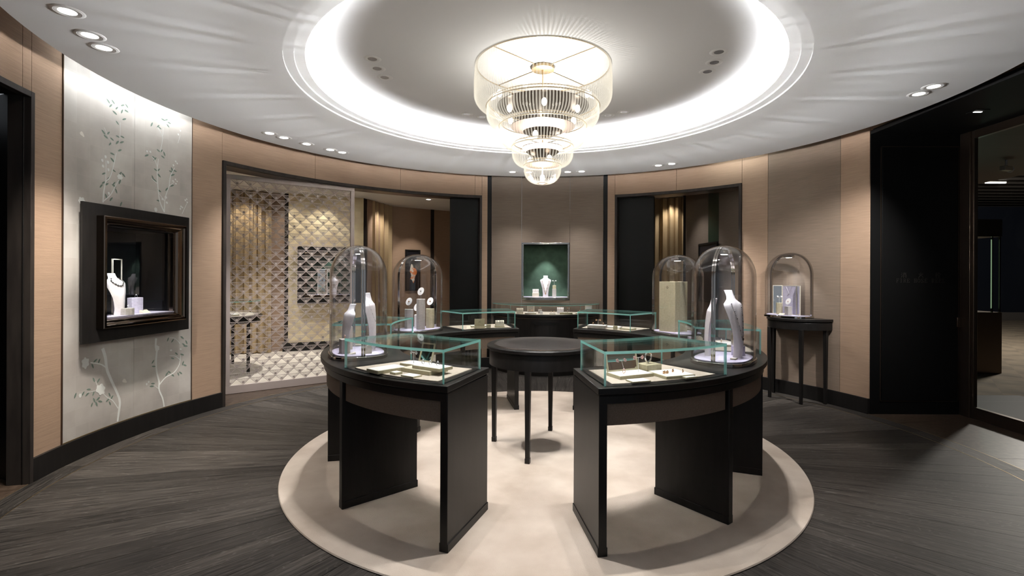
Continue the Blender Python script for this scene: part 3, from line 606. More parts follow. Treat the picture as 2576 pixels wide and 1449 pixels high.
for a0, a1 in ((-82.5, -93.78), (-93.82, -103.75)):
    mb = MB(); h0, h1 = max(min(a0, -87.0), -99.4), min(max(a1, -99.4), -87.0)
    mb.arc(RM, RW + 0.03, a0, a1, 0.165, 1.10); mb.arc(RM, RW + 0.03, a0, a1, 1.92, ZTOP)
    if a0 > h0: mb.arc(RM, RW + 0.03, a0, h0, 1.10, 1.92)
    if a1 < h1: mb.arc(RM, RW + 0.03, h1, a1, 1.10, 1.92)
    mb.build('silver_leaf_panel', 'mural', mural)
MB().arc(RM - 0.004, RM + 0.01, -82.5, -103.75, 0.168, 0.176).build('bottom_trim', 'brass', mural)
for a in (-82.5, -103.75): MB().arc(RM - 0.004, RM + 0.01, a - 0.05, a + 0.05, 0.168, ZTOP).build('edge_trim', 'bronze_satin', mural)
RP0, RP1 = RM - 0.0016, RM + 0.001
for wd, pts in BRANCHES:
    P = [Vector((RM * R_(a), z)) for a, z in pts]
    # smooth the polyline
    Q = []
    for i in range(len(P) - 1):
        p0, p1, p2, p3 = P[max(i - 1, 0)], P[i], P[i + 1], P[min(i + 2, len(P) - 1)]
        for k in range(4):
            t = k / 4.0
            Q.append(0.5 * ((2 * p1) + (p2 - p0) * t + (2 * p0 - 5 * p1 + 4 * p2 - p3) * t * t + (3 * p1 - p0 - 3 * p2 + p3) * t ** 3))
    Q.append(P[-1])
    v, f = [], []
    for i, q in enumerate(Q):
        d = (Q[min(i + 1, len(Q) - 1)] - Q[max(i - 1, 0)]).normalized(); n = Vector((-d.y, d.x)) * wd * (0.55 - 0.2 * i / len(Q))
        for r in (RP0, RP1):
            for q2 in (q + n, q - n): v.append(pt(r, math.degrees(q2.x / RM), q2.y))
    for i in range(len(Q) - 1):
        k = 4 * i
        f += [(k, k + 1, k + 5, k + 4), (k + 1, k + 3, k + 7, k + 5), (k + 2, k, k + 4, k + 6), (k + 3, k + 2, k + 6, k + 7)]
    MB().add(v, f).build('painted_branch', 'paint_white', mural)
lf = []
for i in range(9):
    t = i / 8.0; lf.append((0.024 * (2 * t - 1), 0.0075 * math.sin(math.pi * t) ** 0.8))
lpoly = lf + [(x, -y) for x, y in reversed(lf[1:-1])]
lmb = MB(); n_ = len(lpoly)
lmb.add([(x, -0.0012, z) for x, z in lpoly] + [(x, 0.0008, z) for x, z in lpoly], [tuple(range(n_)), tuple(range(n_, 2 * n_))[::-1]] + [(i, n_ + i, n_ + (i + 1) % n_, (i + 1) % n_) for i in range(n_)])
leaf_me = lmb.mesh('painted_leaf', 'paint_green')
rl = random.Random(3)
for a, z in LEAVES:
    o = link('painted_leaf', leaf_me, mural, pt(RM, a, z), 0, (0, R_(rl.choice((25, 40, 65, -30, -50, -65, 10))), R_(a + 180)))
    s = rl.uniform(0.85, 1.15); o.scale = (s, 1, s)
def petals(name, k, sc, mat):
    mb = MB()
    poly = []
    for i in range(40):
        t = 2 * math.pi * i / 40; r = 1 + 0.13 * math.cos(k * t) + 0.05 * math.cos(3 * t + 1); poly.append((r * math.cos(t), r * math.sin(t) * 0.82))
    n2 = len(poly)
    mb.add([(x, -0.0014, z) for x, z in poly] + [(x, 0.0008, z) for x, z in poly], [tuple(range(n2)), tuple(range(n2, 2 * n2))[::-1]] + [(i, n2 + i, n2 + (i + 1) % n2, (i + 1) % n2) for i in range(n2)])
    return mb.mesh(name, mat)
bl_me = petals('painted_blossom', 6, 1, 'paint_white')
for a, z, r in BLOSSOMS:
    o = link('painted_blossom', bl_me, mural, pt(RM - 0.0004, a, z), 0, (0, R_(rl.uniform(0, 90)), R_(a + 180))); o.scale = (r * 0.62, 1, r * 0.62)
bf_me = petals('painted_butterfly', 3, 1, 'paint_cream')
for a, z in BUTTERFLIES:
    o = link('painted_butterfly', bf_me, mural, pt(RM - 0.0004, a, z), 0, (0, 0.6, R_(a + 180))); o.scale = (0.024, 1, 0.019)
rebase(mural)
MB().arc(3.585, 3.61, -82.8, -103.4, 3.115, 3.13).build('mural_led_strip', 'mural_led', ceil)
MB().arc(3.585, 3.61, 137.0, 127.0, 3.115, 3.13).build('slot_led_strip', emit_mat('slot_led', (0.93, 1.0, 0.95), 7.0), ceil)

# ================================================================== small item builders
def bust_profile(t):
    ks = [(0, .50), (.12, .47), (.4, .60), (.62, .84), (.76, 1.0), (.81, .95), (.845, .58), (.88, .42), (.94, .38), (1.0, .42)]
    for (t0, w0), (t1, w1) in zip(ks, ks[1:]):
        if t <= t1: return w0 + (w1 - w0) * (t - t0) / (t1 - t0)
    return ks[-1][1]
def bust_front(t, u, h, w, lean):
    """front surface point for height fraction t and side fraction u (-1..1)"""
    hw = bust_profile(t) * w / 2
    yc = lean * t ** 1.6 - 0.3 * lean * math.sin(math.pi * t)
    d = 0.032 * (w / 0.17) * (0.55 + 0.45 * bust_profile(t))
    return Vector((u * hw, yc - d * (1 - u * u), t * h))
def bust_mesh(h=0.36, w=0.17, lean=0.07):
    mb = MB(); v, f = [], []; NT, NU = 30, 14
    for i in range(NT + 1):
        t = i / NT
        fr_ = [bust_front(t, -1 + 2 * k / NU, h, w, lean) for k in range(NU + 1)]
        yc = fr_[0].y
        bk_ = [Vector((p.x, yc + 0.012 * (1 - (p.x / (abs(fr_[0].x) + 1e-6)) ** 2) + 0.004, p.z)) for p in reversed(fr_[1:-1])]
        v += [tuple(p) for p in fr_ + bk_]
    m = 2 * NU
    for i in range(NT):
        for k in range(m): f.append((i * m + k, i * m + (k + 1) % m, (i + 1) * m + (k + 1) % m, (i + 1) * m + k))
    f += [tuple(range(m))[::-1], tuple(NT * m + k for k in range(m))]
    return mb.add(v, f).mesh('bust', 'bust', True)
def bust(label, loc, rz, h=0.36, w=0.17, lean=0.07, cat='display bust'):
    o = link('necklace_bust', bust_mesh(h, w, lean), None, loc, rz)
    return tag(o, label, cat)
def necklace(label, loc, rz, h, w, lean, t_top=0.80, t_low=0.35, bead=0.003, n=44, mat='silver', pend=0.0, spread=0.62):
    mb = MB()
    for i in range(n + 1):
        s = -1 + 2 * i / n
        t = t_low + (t_top - t_low) * abs(s) ** 1.5
        u = spread * math.copysign(abs(s) ** 0.75, s)
        p = bust_front(t, u, h, w, lean); r = bead * (1.5 if i % 4 == 0 else 0.8)
        mb.sphere((p.x, p.y - r * 0.6, p.z), r, 6, 4)
    if pend:
        p = bust_front(t_low, 0, h, w, lean); mb.sphere((p.x, p.y - pend, p.z - pend), pend, 8, 6, (1, 0.6, 1.3))
    o = mb.build('necklace', mat, None, loc, rz, smooth=True)
    return tag(o, label, 'necklace')
def tray(label, loc, rz, w, d, h, side='khaki', pad='white', name='jewellery_tray', cat='tray', group=None):
    r = thing(name, label, cat, loc, rz, group)
    MB().box(-w / 2, w / 2, -d / 2, d / 2, 0, h).build('body', side, r, bevel=0.0015)
    MB().box(-w / 2 + 0.004, w / 2 - 0.004, -d / 2 + 0.004, d / 2 - 0.004, h, h + 0.0012).build('pad', pad, r)
    return r
def card(label, loc, rz, w=0.06, d=0.035, h=0.006, tilt=0.0):
    r = thing('name_card', label, 'card', loc, rz)
    if tilt:
        MB().prism([(-d / 2, 0), (d / 2, 0), (d / 2, h)], -w / 2, w / 2).build('body', 'cream', r, rot=(math.pi / 2, 0, math.pi / 2))
    else:
        MB().box(-w / 2, w / 2, -d / 2, d / 2, 0, h).build('body', 'khaki', r, bevel=0.001)
        MB().box(-w / 2 + 0.004, w / 2 - 0.004, -d / 2 + 0.004, d / 2 - 0.004, h, h + 0.0008).build('face', 'white', r)
    return r
def flower(mb, c, r):
    for k in range(5):
        a = 2 * math.pi * k / 5; mb.sphere((c[0] + r * 0.62 * math.cos(a), c[1] - 0.1 * r, c[2] + r * 0.62 * math.sin(a)), r * 0.45, 7, 5, (1, 0.55, 1))
    mb.sphere((c[0], c[1] - 0.35 * r, c[2]), r * 0.35, 6, 4)
def t_stand(label, loc, rz, h=0.07, w=0.05, r=0.010, mat='gold'):
    t = thing('earring_stand', label, 'earring stand', loc, rz)
    MB().tube([(0, 0, 0), (0, 0, h)], 0.0014, 6).build('post', 'white', t)
    MB().tube([(-w / 2, 0, h), (w / 2, 0, h)], 0.0012, 6).build('crossbar', 'white', t)
    for s in (-1, 1):
        mb = MB(); flower(mb, (s * w / 2, 0, h), r); mb.build('earring', mat, t, smooth=True)
    return t
def ring(label, loc, rz, R=0.010, mat='silver', gem='gem'):
    t = thing('ring', label, 'ring', loc, rz)
    MB().torus((0, 0, R + 0.003), R, 0.0018, 'y', 20, 6).build('band', mat, t, smooth=True)
    mb = MB(); mb.sphere((0, 0, 2 * R + 0.006), 0.0058, 8, 6); mb.build('stone', gem, t, smooth=True)
    return t
def block(label, loc, rz, w, d, h, mat='greige', hexa=False, name='display_block'):
    if hexa:
        poly = [(w / 2 * x, d / 2 * y) for x, y in ((-1, -0.35), (-0.35, -1), (0.65, -1), (1, -0.35), (1, 1), (-1, 1))]
        o = MB().prism(poly, 0, h).build(name, mat, None, loc, rz, bevel=0.0015)
    else: o = MB().box(-w / 2, w / 2, -d / 2, d / 2, 0, h).build(name, mat, None, loc, rz, bevel=0.002)
    return tag(o, label, 'display block')
def oval_card(label, loc, rz, stem, r=0.036, mat='white', jewel='gold', tilt=0.35):
    t = thing('oval_card_stand', label, 'card stand', loc, rz)
    MB().tube([(0, 0, 0), (0, 0, stem)], 0.0014, 6).build('stem', 'silver', t)
    mb = MB(); n = 28
    v = [(r * 0.78 * math.cos(2 * math.pi * i / n), dy, r * math.sin(2 * math.pi * i / n)) for dy in (-0.0015, 0.0015) for i in range(n)]
    mb.add(v, [tuple(range(n)), tuple(range(n, 2 * n))[::-1]] + [(i, n + i, n + (i + 1) % n, (i + 1) % n) for i in range(n)])
    o = mb.build('oval_card', mat, t, (0, 0, stem + r * 0.8), rot=(-0.3, tilt, 0))
    mb = MB(); flower(mb, (0, -0.003, 0), 0.008); mb.build('pendant', jewel, t, (0, 0, stem + r * 0.8), rot=(-0.3, tilt, 0), smooth=True)
    return t
def cushion_bracelet(label, loc, rz, w=0.075, h=0.05, mat='cream', metal='silver', base_h=0.0):
    t = thing('bracelet_cushion', label, 'bracelet', loc, rz)
    if base_h: MB().box(-w * 0.55, w * 0.55, -0.03, 0.03, 0, base_h).build('base', 'khaki', t, bevel=0.001)
    n = 14; poly = [(-0.022, 0), (-0.022, h * 0.6)] + [(-0.022 * math.cos(math.pi * i / n), h * 0.6 + h * 0.4 * math.sin(math.pi * i / n)) for i in range(1, n)] + [(0.022, h * 0.6), (0.022, 0)]
    MB().prism(poly, -w / 2, w / 2).build('cushion', mat, t, (0, 0, base_h), rot=(math.pi / 2, 0, math.pi / 2), smooth=True)
    mb = MB()
    for k in range(3):
        for i in range(12):
            a = math.pi * (0.0 + i / 11); mb.sphere((-w * 0.3 + k * w * 0.3, -0.0235 * math.cos(a), base_h + h * 0.58 + h * 0.44 * math.sin(a)), 0.0042, 6, 4)
    mb.build('bracelet', metal, t, smooth=True)
    return t
def leaning_mirror(label, loc, rz, w, h, lean=0.32, frame='khaki'):
    t = thing('tabletop_mirror', label, 'mirror', loc, rz)
    rot = (-lean, 0, 0)
    for b in ((-w / 2, w / 2, 0, 0.008, 0, 0.010), (-w / 2, w / 2, 0, 0.008, h - 0.010, h), (-w / 2, -w / 2 + 0.010, 0, 0.008, 0.01, h - 0.01), (w / 2 - 0.010, w / 2, 0, 0.008, 0.01, h - 0.01)):
        MB().box(*b).build('frame_bar', frame, t, rot=rot)
    MB().box(-w / 2 + 0.009, w / 2 - 0.009, 0.003, 0.006, 0.009, h - 0.009).build('glass', 'mirror', t, rot=rot)
    MB().tube([(0, 0.005 + math.sin(lean) * h * 0.7, math.cos(lean) * h * 0.7), (0, h * 0.55, 0.002)], 0.003, 6).build('strut', frame, t)
    return t

# ================================================================== COUNTERS
ZT = 0.91
def counter(label, A, off):
    """A: list of six module boundary angles"""
    r = thing('ring_counter', label, 'counter', (off[0], off[1], 0.0), 0, 'curved counters forming a ring on the rug')
    s = 1 if A[-1] > A[0] else -1
    MB().arc(1.195, 1.772, A[0] - s * 0.35, A[-1] + s * 0.35, 0.876, ZT, 80).build('countertop', 'black', r, bevel=0.003)
    MB().arc(1.217, 1.750, A[0], A[-1], 0.862, 0.877, 80).build('shadow_groove', 'black_matte', r)
    MB().arc(1.700, 1.748, A[0] + s * 0.1, A[-1] - s * 0.1, 0.820, 0.8625, 80).build('outer_rail', 'black', r, bevel=0.003)
    MB().arc(1.217, 1.262, A[0] + s * 0.1, A[-1] - s * 0.1, 0.820, 0.8625, 80).build('inner_rail', 'black', r, bevel=0.003)
    for k in range(5):
        MB().arc(1.712, 1.730, A[k] + s * 1.3, A[k + 1] - s * 1.3, 0.702, 0.8205, 20).build('fabric_apron', 'taupe', r)
        MB().arc(1.232, 1.250, A[k] + s * 1.3, A[k + 1] - s * 1.3, 0.702, 0.8205, 20).build('fabric_apron', 'taupe', r)
        MB().arc(1.248, 1.714, A[k] + s * 1.0, A[k + 1] - s * 1.0, 0.704, 0.716, 12).build('underside', 'black_matte', r)
    for k, a in enumerate(A):
        aa = a + s * (0.75 if k == 0 else -0.75 if k == 5 else 0)
        f = MB().box(-0.0225, 0.0225, -1.746, -1.215, 0.0135, 0.865).build('side_panel', 'black', r, rz=R_(aa), bevel=0.003)
        MB().box(-0.027, 0.027, -1.7455, -1.2105, 0.0135, 0.062).build('plinth', 'black', f, bevel=0.003)
    for k in (1, 3):
        am = (A[k] + A[k + 1]) / 2
        MB().ring([(0.001, -0.004), (0.011, -0.004), (0.011, 0.0), (0.001, 0.0)], 16).build('lock', 'bronze_satin', r, pt(1.728, am - s * 9, 0.775), rot=(math.pi / 2, 0, R_(am - s * 9)))
    return r
AR = [7.95 + 30.6 * k for k in range(6)]
AL = [-18.7 - 30.2 * k for k in range(6)]
OFFL = (0.0, -0.042)
counter('curved black counter on the mural side of the ring with brown fabric aprons', AL, OFFL)
counter('curved black counter on the glass entrance side of the ring with brown fabric aprons', AR, (0.0, 0.0))

def glass_arc(mb, R0, R1, a0, a1, z0, z1, n, glass_js, end_glass=False):
    base_f = len(mb.f); mb.arc(R0, R1, a0, a1, z0, z1, n)
    for i in range(n):
        for j in range(4): mb.m[base_f + 4 * i + j] = 0 if j in glass_js else 1
    for e in (0, 1): mb.m[base_f + 4 * n + e] = 0 if end_glass else 1
def glass_case(label, a0, a1, off, R0=1.262, R1=1.738, h=0.187):
    t = 0.011; TP = 0.015; s = 1 if a1 > a0 else -1
    r = thing('glass_case', label, 'glass case', (off[0], off[1], ZT), 0, 'glass cases on the ring counters')
    n = 16
    def part(nm, args, js, eg=False):
        mb = MB(); glass_arc(mb, *args, js, eg); mb.build(nm, ['glass', 'edge'], r)
    part('top_pane', (R0, R1, a0, a1, h - TP, h, n), (0, 2))
    part('outer_pane', (R1 - t, R1, a0, a1, 0.0, h - TP - 0.0002, n), (1, 3))
    part('inner_pane', (R0, R0 + t, a0, a1, 0.0, h - TP - 0.0002, n), (1, 3))
    dd = math.degrees(t / 1.5)
    for a in (a0, a1 - s * dd): part('end_pane', (R0 + t + 0.0003, R1 - t - 0.0003, a, a + s * dd, 0.0, h - TP - 0.0002, 1), (), True)
    MB().arc(R0 + 0.035, R1 - 0.042, a0 + s * 1.9, a1 - s * 1.9, 0.0, 0.006, n).build('pad', 'pad', r)
    return r
CS = {}
for tagk, A, off, side in (('L', AL, OFFL, 'mural'), ('R', AR, (0, 0), 'entrance')):
    s = 1 if A[-1] > A[0] else -1
    names = {'L': ('glass case at the entrance end of the mural-side counter', 'middle glass case between the two bell jars of the mural-side counter', 'glass case at the back-wall end of the mural-side counter'),
             'R': ('glass case at the entrance end of the counter facing the fire hose cabinet', 'middle glass case between the two bell jars facing the fire hose cabinet', 'glass case at the back-wall end of the counter facing the fire hose cabinet')}[tagk]
    for k, nm in zip((0, 2, 4), names): CS[tagk + str(k)] = glass_case(nm, A[k] + s * 1.05, A[k + 1] - s * 1.2, off)

# ---- bell jars
def sup(th, a, b, n=2.7):
    c, s = math.cos(th), math.sin(th)
    return (a * math.copysign(abs(c) ** (2 / n), c), b * math.copysign(abs(s) ** (2 / n), s))
def bell_jar(label, loc, rz, tx=0.262, ry=0.192, hs=0.575, ht=0.225, half=False, group='bell jars on the ring counters', lamp=45):
    r = thing('bell_jar', label, 'bell jar', loc, rz, group)
    lv = [(0.026, 1.0), (0.25, 1.0), (hs, 1.0)] + [(hs + ht * math.sin(math.pi / 2 * k / 12), max(math.cos(math.pi / 2 * k / 12), 0.0) ** 0.92) for k in range(1, 13)]
    lv[-1] = (hs + ht, 0.012)
    for sgn in ((-1,) if half else (-1, 1)):
        mb = MB(); v, f = [], []; NTH = 28
        for shell in (0, 1):
            for z, sc in lv:
                k = 1.0 if not shell else 1.0 - 0.007 / 0.2
                zz = z if not shell else (z if z <= hs else hs + (z - hs) * (1 - 0.007 / ht))
                for i in range(NTH + 1):
                    th = math.pi * i / NTH * sgn
                    x, y = sup(th, tx * k * sc, ry * k * sc)
                    v.append((x, y + sgn * 0.0012, zz))
        nl = len(lv); w_ = NTH + 1
        for sh in (0, 1):
            o = sh * nl * w_
            for j in range(nl - 1):
                for i in range(NTH): f.append((o + j * w_ + i, o + j * w_ + i + 1, o + (j + 1) * w_ + i + 1, o + (j + 1) * w_ + i))
        o = nl * w_
        for i in range(NTH): f.append((i, i + 1, o + i + 1, o + i)); f.append(((nl - 1) * w_ + i, (nl - 1) * w_ + i + 1, o + (nl - 1) * w_ + i + 1, o + (nl - 1) * w_ + i))
        for j in range(nl - 1):
            for e in (0, NTH): f.append((j * w_ + e, (j + 1) * w_ + e, o + (j + 1) * w_ + e, o + j * w_ + e))
        mb.add(v, f).build('glass_shell', 'dome_glass', r, smooth=True)
    # metal arch along the seam
    path = [(tx * 0.992, z) for z in (0.02, 0.2, 0.4, hs)] + [(tx * 0.992 * math.cos(math.pi / 2 * k / 16) ** 0.92 if k < 16 else 0.0, hs + ht * 0.992 * math.sin(math.pi / 2 * k / 16)) for k in range(1, 17)]
    path = path + [(-x, z) for x, z in reversed(path[:-1])]
    for y0, y1 in (((0.0, 0.03),) if half else ((-0.013, -0.0015), (0.0015, 0.013))):
        v, f = [], []
        cz = hs * 0.5
        for i, (x, z) in enumerate(path):
            nx = Vector((x, max(z - hs, 0.0) * (tx / ht) ** 2)).normalized() if (x or z) else Vector((0, 1))
            th_ = 0.022 if half else 0.008
            for y in (y0, y1):
                v.append((x, y, z)); v.append((x - nx.x * th_, y, z - nx.y * th_))
        for i in range(len(path) - 1):
            k = 4 * i
            f += [(k, k + 2, k + 6, k + 4), (k + 1, k, k + 4, k + 5), (k + 2, k + 3, k + 7, k + 6), (k + 3, k + 1, k + 5, k + 7)]
        f += [(0, 1, 3, 2), tuple(4 * (len(path) - 1) + q for q in (0, 2, 3, 1))]
        MB().add(v, f).build('arch_band', 'chrome', r, smooth=True)
    poly = [sup(2 * math.pi * i / 64, tx * 1.035, ry * 1.045) for i in range(64)]
    inner = [sup(2 * math.pi * i / 64, tx * 0.93, ry * 0.91) for i in range(64)]
    if half:
        poly = [(x, min(y, 0.03)) for x, y in poly]; inner = [(x, min(y, -0.004)) for x, y in inner]
    MB().prism(poly, 0, 0.026).build('metal_base', 'chrome', r, bevel=0.003)
    MB().prism(inner, 0.026, 0.031).build('suede_pad', 'lilac', r)
    lh = MB().box(-0.055, 0.055, -0.035 if not half else -0.06, 0.035 if not half else 0.0, hs + ht - 0.062, hs + ht - 0.028).build('lamp_head', 'chrome', r, bevel=0.003)
    MB().box(-0.03, 0.03, -0.015 if not half else -0.045, 0.015 if not half else -0.015, hs + ht - 0.0635, hs + ht - 0.0615).build('lamp_lens', 'lens', lh)
    if lamp: spot('bell_jar_lamp', (0, -0.0 if not half else -0.03, hs + ht - 0.07), lamp * 0.14, 95, COOL, None, 0.6, 0.02, r)
    return r
def amid(A, k): return (A[k] + A[k + 1]) / 2
JR = 1.522
def jar_at(a, off, z=ZT): p = pt(JR, a, z); return (p[0] + off[0], p[1] + off[1], p[2])
JAR = {}
for key, A, off, k, lb in (('L1', AL, OFFL, 1, 'glass bell jar over two white necklace busts facing the lattice screen'), ('L3', AL, OFFL, 3, 'glass bell jar over four pale blocks with oval cards'),
                           ('R1', AR, (0, 0), 1, 'glass bell jar over a white bust with a dark stone necklace'), ('R3', AR, (0, 0), 3, 'glass bell jar over a khaki folding screen')):
    a = amid(A, k); JAR[key] = (jar_at(a, off), a)
    bell_jar(lb, JAR[key][0], facing(a))
def in_jar(key, x, y, z=0.031):
    """point from jar-local coordinates (x along the ring, -y outwards)"""
    (px, py, pz), a = JAR[key]; c, s = math.cos(R_(a)), math.sin(R_(a))
    return (px + x * c - y * s, py + x * s + y * c, pz + z)

# jar contents: near jar, mural side
a = JAR['L1'][1]
bust('white bust facing outwards in the bell jar nearest the lattice screen', in_jar('L1', -0.03, -0.075), facing(a + 16), 0.34, 0.18, 0.05)
bust('tall white bust turned to the ring centre in the bell jar nearest the lattice screen', in_jar('L1', -0.03, 0.10), facing(a + 150), 0.42, 0.19, 0.04)
necklace('fine chain on the tall white bust by the lattice screen', in_jar('L1', -0.03, 0.10), facing(a + 150), 0.42, 0.19, 0.04, 0.8, 0.5, 0.0018, 40)
block('grey square ring block in the jar with two busts', in_jar('L1', 0.07, -0.10), facing(a + 8), 0.075, 0.06, 0.10, 'greige')
ring('gold flower ring on the grey block in the jar with two busts', in_jar('L1', 0.07, -0.10, 0.131), facing(a), 0.009, 'gold', 'pink')
block('tall greige earring block behind the outward bust', in_jar('L1', -0.12, -0.06), facing(a + 8), 0.06, 0.06, 0.17, 'cream')
t_stand('gold flower earrings on the tall greige block beside the bust', in_jar('L1', -0.12, -0.06, 0.201), facing(a), 0.055, 0.035, 0.011)
card('small tilted card lying in the jar with two busts', in_jar('L1', 0.13, -0.055), facing(a), 0.05, 0.04, 0.012, 0.3)
cushion_bracelet('cream bracelet cushion by the seam of the jar with two busts', in_jar('L1', 0.14, 0.05), facing(a), 0.05, 0.06)
# near jar, entrance side
a = JAR['R1'][1]
bust('tall white bust leaning back in the jar facing the fire hose cabinet', in_jar('R1', 0.02, -0.085), facing(a - 24), 0.46, 0.19, 0.08)
necklace('long chain with dark stones down the tall leaning bust', in_jar('R1', 0.02, -0.085), facing(a - 24), 0.46, 0.19, 0.08, 0.80, 0.30, 0.0024, 50, 'bronze', 0.008, 0.5)
bust('white bust turned to the ring centre in the jar facing the fire hose cabinet', in_jar('R1', 0.0, 0.10), facing(a + 195), 0.40, 0.18, 0.04)
block('lilac cube under the bracelet roll in the entrance-side jar', in_jar('R1', 0.13, -0.065), facing(a - 10), 0.07, 0.07, 0.066, 'lilac')
cushion_bracelet('white gold bracelet on a cream roll atop the lilac cube', in_jar('R1', 0.13, -0.065, 0.097), facing(a - 10), 0.062, 0.075)
card('khaki card lying by the foot of the tall leaning bust', in_jar('R1', -0.075, -0.085), facing(a), 0.055, 0.036, 0.008)
# far jar, mural side : four blocks with ovals
a = JAR['L3'][1]
for (wx, wy, h, mt, hx, nm) in ((-1.352, 0.83, 0.20, 'greige', True, 'mid-height greige'), (-1.275, 0.86, 0.14, 'white', False, 'shortest white'), (-1.21, 0.735, 0.31, 'greige', True, 'tallest grey'), (-1.145, 0.90, 0.20, 'khaki', True, 'khaki')):
    jl = (wx, wy, ZT + 0.031)
    block(nm + ' block in the jar with oval cards', jl, 0.15, 0.085 if h > 0.15 else 0.05, 0.07, h, mt, hx)
    oval_card('oval white card with a jewel standing on the ' + nm + ' block', (wx, wy, ZT + 0.031 + h), -0.35, 0.045, 0.042, 'white', 'gold' if h != 0.31 else 'silver')
# far jar, entrance side : folding screen back
a = JAR['R3'][1]
sc = thing('folding_screen', 'khaki two-leaf display screen standing in the far entrance-side jar', 'display screen', (1.34, 0.585, ZT + 0.031), 0)
MB().box(-0.165, 0, 0, 0.012, 0, 0.50).build('screen_leaf', 'khaki', sc, rot=(0, 0, R_(-38)), bevel=0.001)
MB().box(0, 0.15, 0, 0.012, 0, 0.50).build('screen_leaf', 'khaki', sc, rot=(0, 0, R_(22)), bevel=0.001)
lg = MB(); strokes(lg, [(0, .5, .5, 1), (.5, 1, 1, .5), (1, .5, .5, 0), (.5, 0, .1, .35)], -0.092, 0.43, 0.022, 0.12, -0.0005); lg.build('diamond_mark', 'letter', sc, rot=(0, 0, R_(-38)))

# ---- contents of the glass cases
zp = ZT + 0.0065
def P2(x, y, z=zp): return (x, y, z)
# entrance end, mural side
tray('long cream tray in the entrance-end case of the mural-side counter', P2(-0.985, -1.335), R_(-42), 0.125, 0.20, 0.020)
tray('wide lower khaki tray of the stacked pair beside the rings', P2(-0.755, -1.345), R_(-33), 0.235, 0.16, 0.022, 'khaki', 'cream')
tray('upper white tray holding three rings', P2(-0.70, -1.385, zp + 0.0235), R_(-33), 0.22, 0.115, 0.018)
tray('low back tray carrying the leaning mirror and flower earrings', P2(-0.835, -1.16), R_(-33), 0.20, 0.12, 0.016, 'khaki', 'white')
card('flat white card in front of the stacked trays', P2(-0.80, -1.495), R_(-33), 0.10, 0.07, 0.008)
ea = tray('tilted little earring easel by the long cream tray', P2(-0.905, -1.425), R_(-40), 0.055, 0.05, 0.012)
for i, (x, y) in enumerate(((-0.762, -1.352), (-0.712, -1.385), (-0.662, -1.418))):
    ring(('first', 'middle', 'last')[i] + ' diamond ring in the row of three on the upper white tray' if i != 1 else 'middle diamond ring in the row of three on the upper white tray', P2(x, y, zp + 0.0428), R_(-33), 0.011)
t_stand('white flower earrings on a T stand before the leaning green-framed mirror', P2(-0.86, -1.165, zp + 0.0172), R_(-33), 0.068, 0.046, 0.011, 'silver')
leaning_mirror('small leaning mirror with green-gold frame in the mural-side case', P2(-0.80, -1.115, zp + 0.0172), R_(-33), 0.115, 0.125)
# entrance end, entrance side
leaning_mirror('wide leaning mirror with khaki frame beside the bangle', P2(0.435, -1.402, zp + 0.0192), R_(25), 0.225, 0.115, 0.25)
tray('cream tray carrying the wide leaning mirror', P2(0.462, -1.455), R_(25), 0.235, 0.135, 0.018, 'khaki', 'white')
card('flat white card lying before the wide leaning mirror', P2(0.475, -1.605), R_(20), 0.115, 0.075, 0.008)
tray('wide cream tray with scattered rose gold earrings', P2(0.705, -1.435), R_(21), 0.20, 0.185, 0.016, 'khaki', 'white')
block('square khaki block under the rose gold bangle', P2(0.605, -1.325), R_(28), 0.115, 0.095, 0.05, 'khaki')
bn = thing('bangle', 'rose gold and diamond bangle standing on the khaki block', 'bangle', P2(0.60, -1.325, zp + 0.05), R_(40))
MB().torus((0, 0, 0.040), 0.030, 0.005, 'y', 28, 8).build('hoop', 'silver', bn, smooth=True)
mb = MB(); flower(mb, (0.008, -0.008, 0.071), 0.014); mb.build('rosette', 'gold', bn, smooth=True)
MB().tube([(0, 0, 0), (0, 0, 0.012)], 0.003, 6).build('holder', 'chrome', bn)
t_stand('pink gem earrings on a tall T stand before the wide mirror', P2(0.515, -1.435, zp + 0.0192), R_(25), 0.085, 0.055, 0.012, 'pink')
ring('pink flower ring on the tray before the wide mirror', P2(0.42, -1.487, zp + 0.0192), R_(25), 0.009, 'gold', 'pink')
for i, (x, y) in enumerate(((0.655, -1.475), (0.675, -1.465), (0.72, -1.42), (0.775, -1.43))):
    mb = MB(); flower(mb, (0, 0, 0), 0.012)
    tag(mb.build('flower_earring', 'gold', None, P2(x, y, zp + 0.024), R_(20 + 15 * i), smooth=True), 'rose gold flower earring lying loose on the wide cream tray', 'earring', 'rose gold earrings on the wide tray')
card('small khaki card at the outer edge of the scattered earring tray', P2(0.79, -1.515), R_(25), 0.085, 0.035, 0.010)
# middle case, mural side
cushion_bracelet('white bracelet roll in the middle mural-side case', P2(-1.40, -0.02), R_(-95), 0.09, 0.05)
block('khaki ring block in the middle mural-side case', P2(-1.345, 0.17), R_(-95), 0.07, 0.06, 0.045, 'khaki')
ring('gold flower ring on the khaki block of the middle mural-side case', P2(-1.345, 0.17, zp + 0.045), R_(-95), 0.012, 'gold', 'pink')
tray('flat white tray in the middle mural-side case', P2(-1.55, -0.05), R_(-92), 0.22, 0.15, 0.016, 'khaki', 'white')
# middle case, entrance side
cushion_bracelet('white bracelet roll in the middle entrance-side case', P2(1.38, 0.02), R_(85), 0.08, 0.055)
tray('flat white tray in the middle entrance-side case', P2(1.56, -0.15), R_(80), 0.22, 0.15, 0.016, 'khaki', 'white')
ring('small gold ring on the tray of the middle entrance-side case', P2(1.52, -0.12, zp + 0.0172), R_(80), 0.011, 'gold')
block('lilac block in the middle entrance-side case', P2(1.36, 0.17), R_(88), 0.05, 0.05, 0.03, 'lilac')
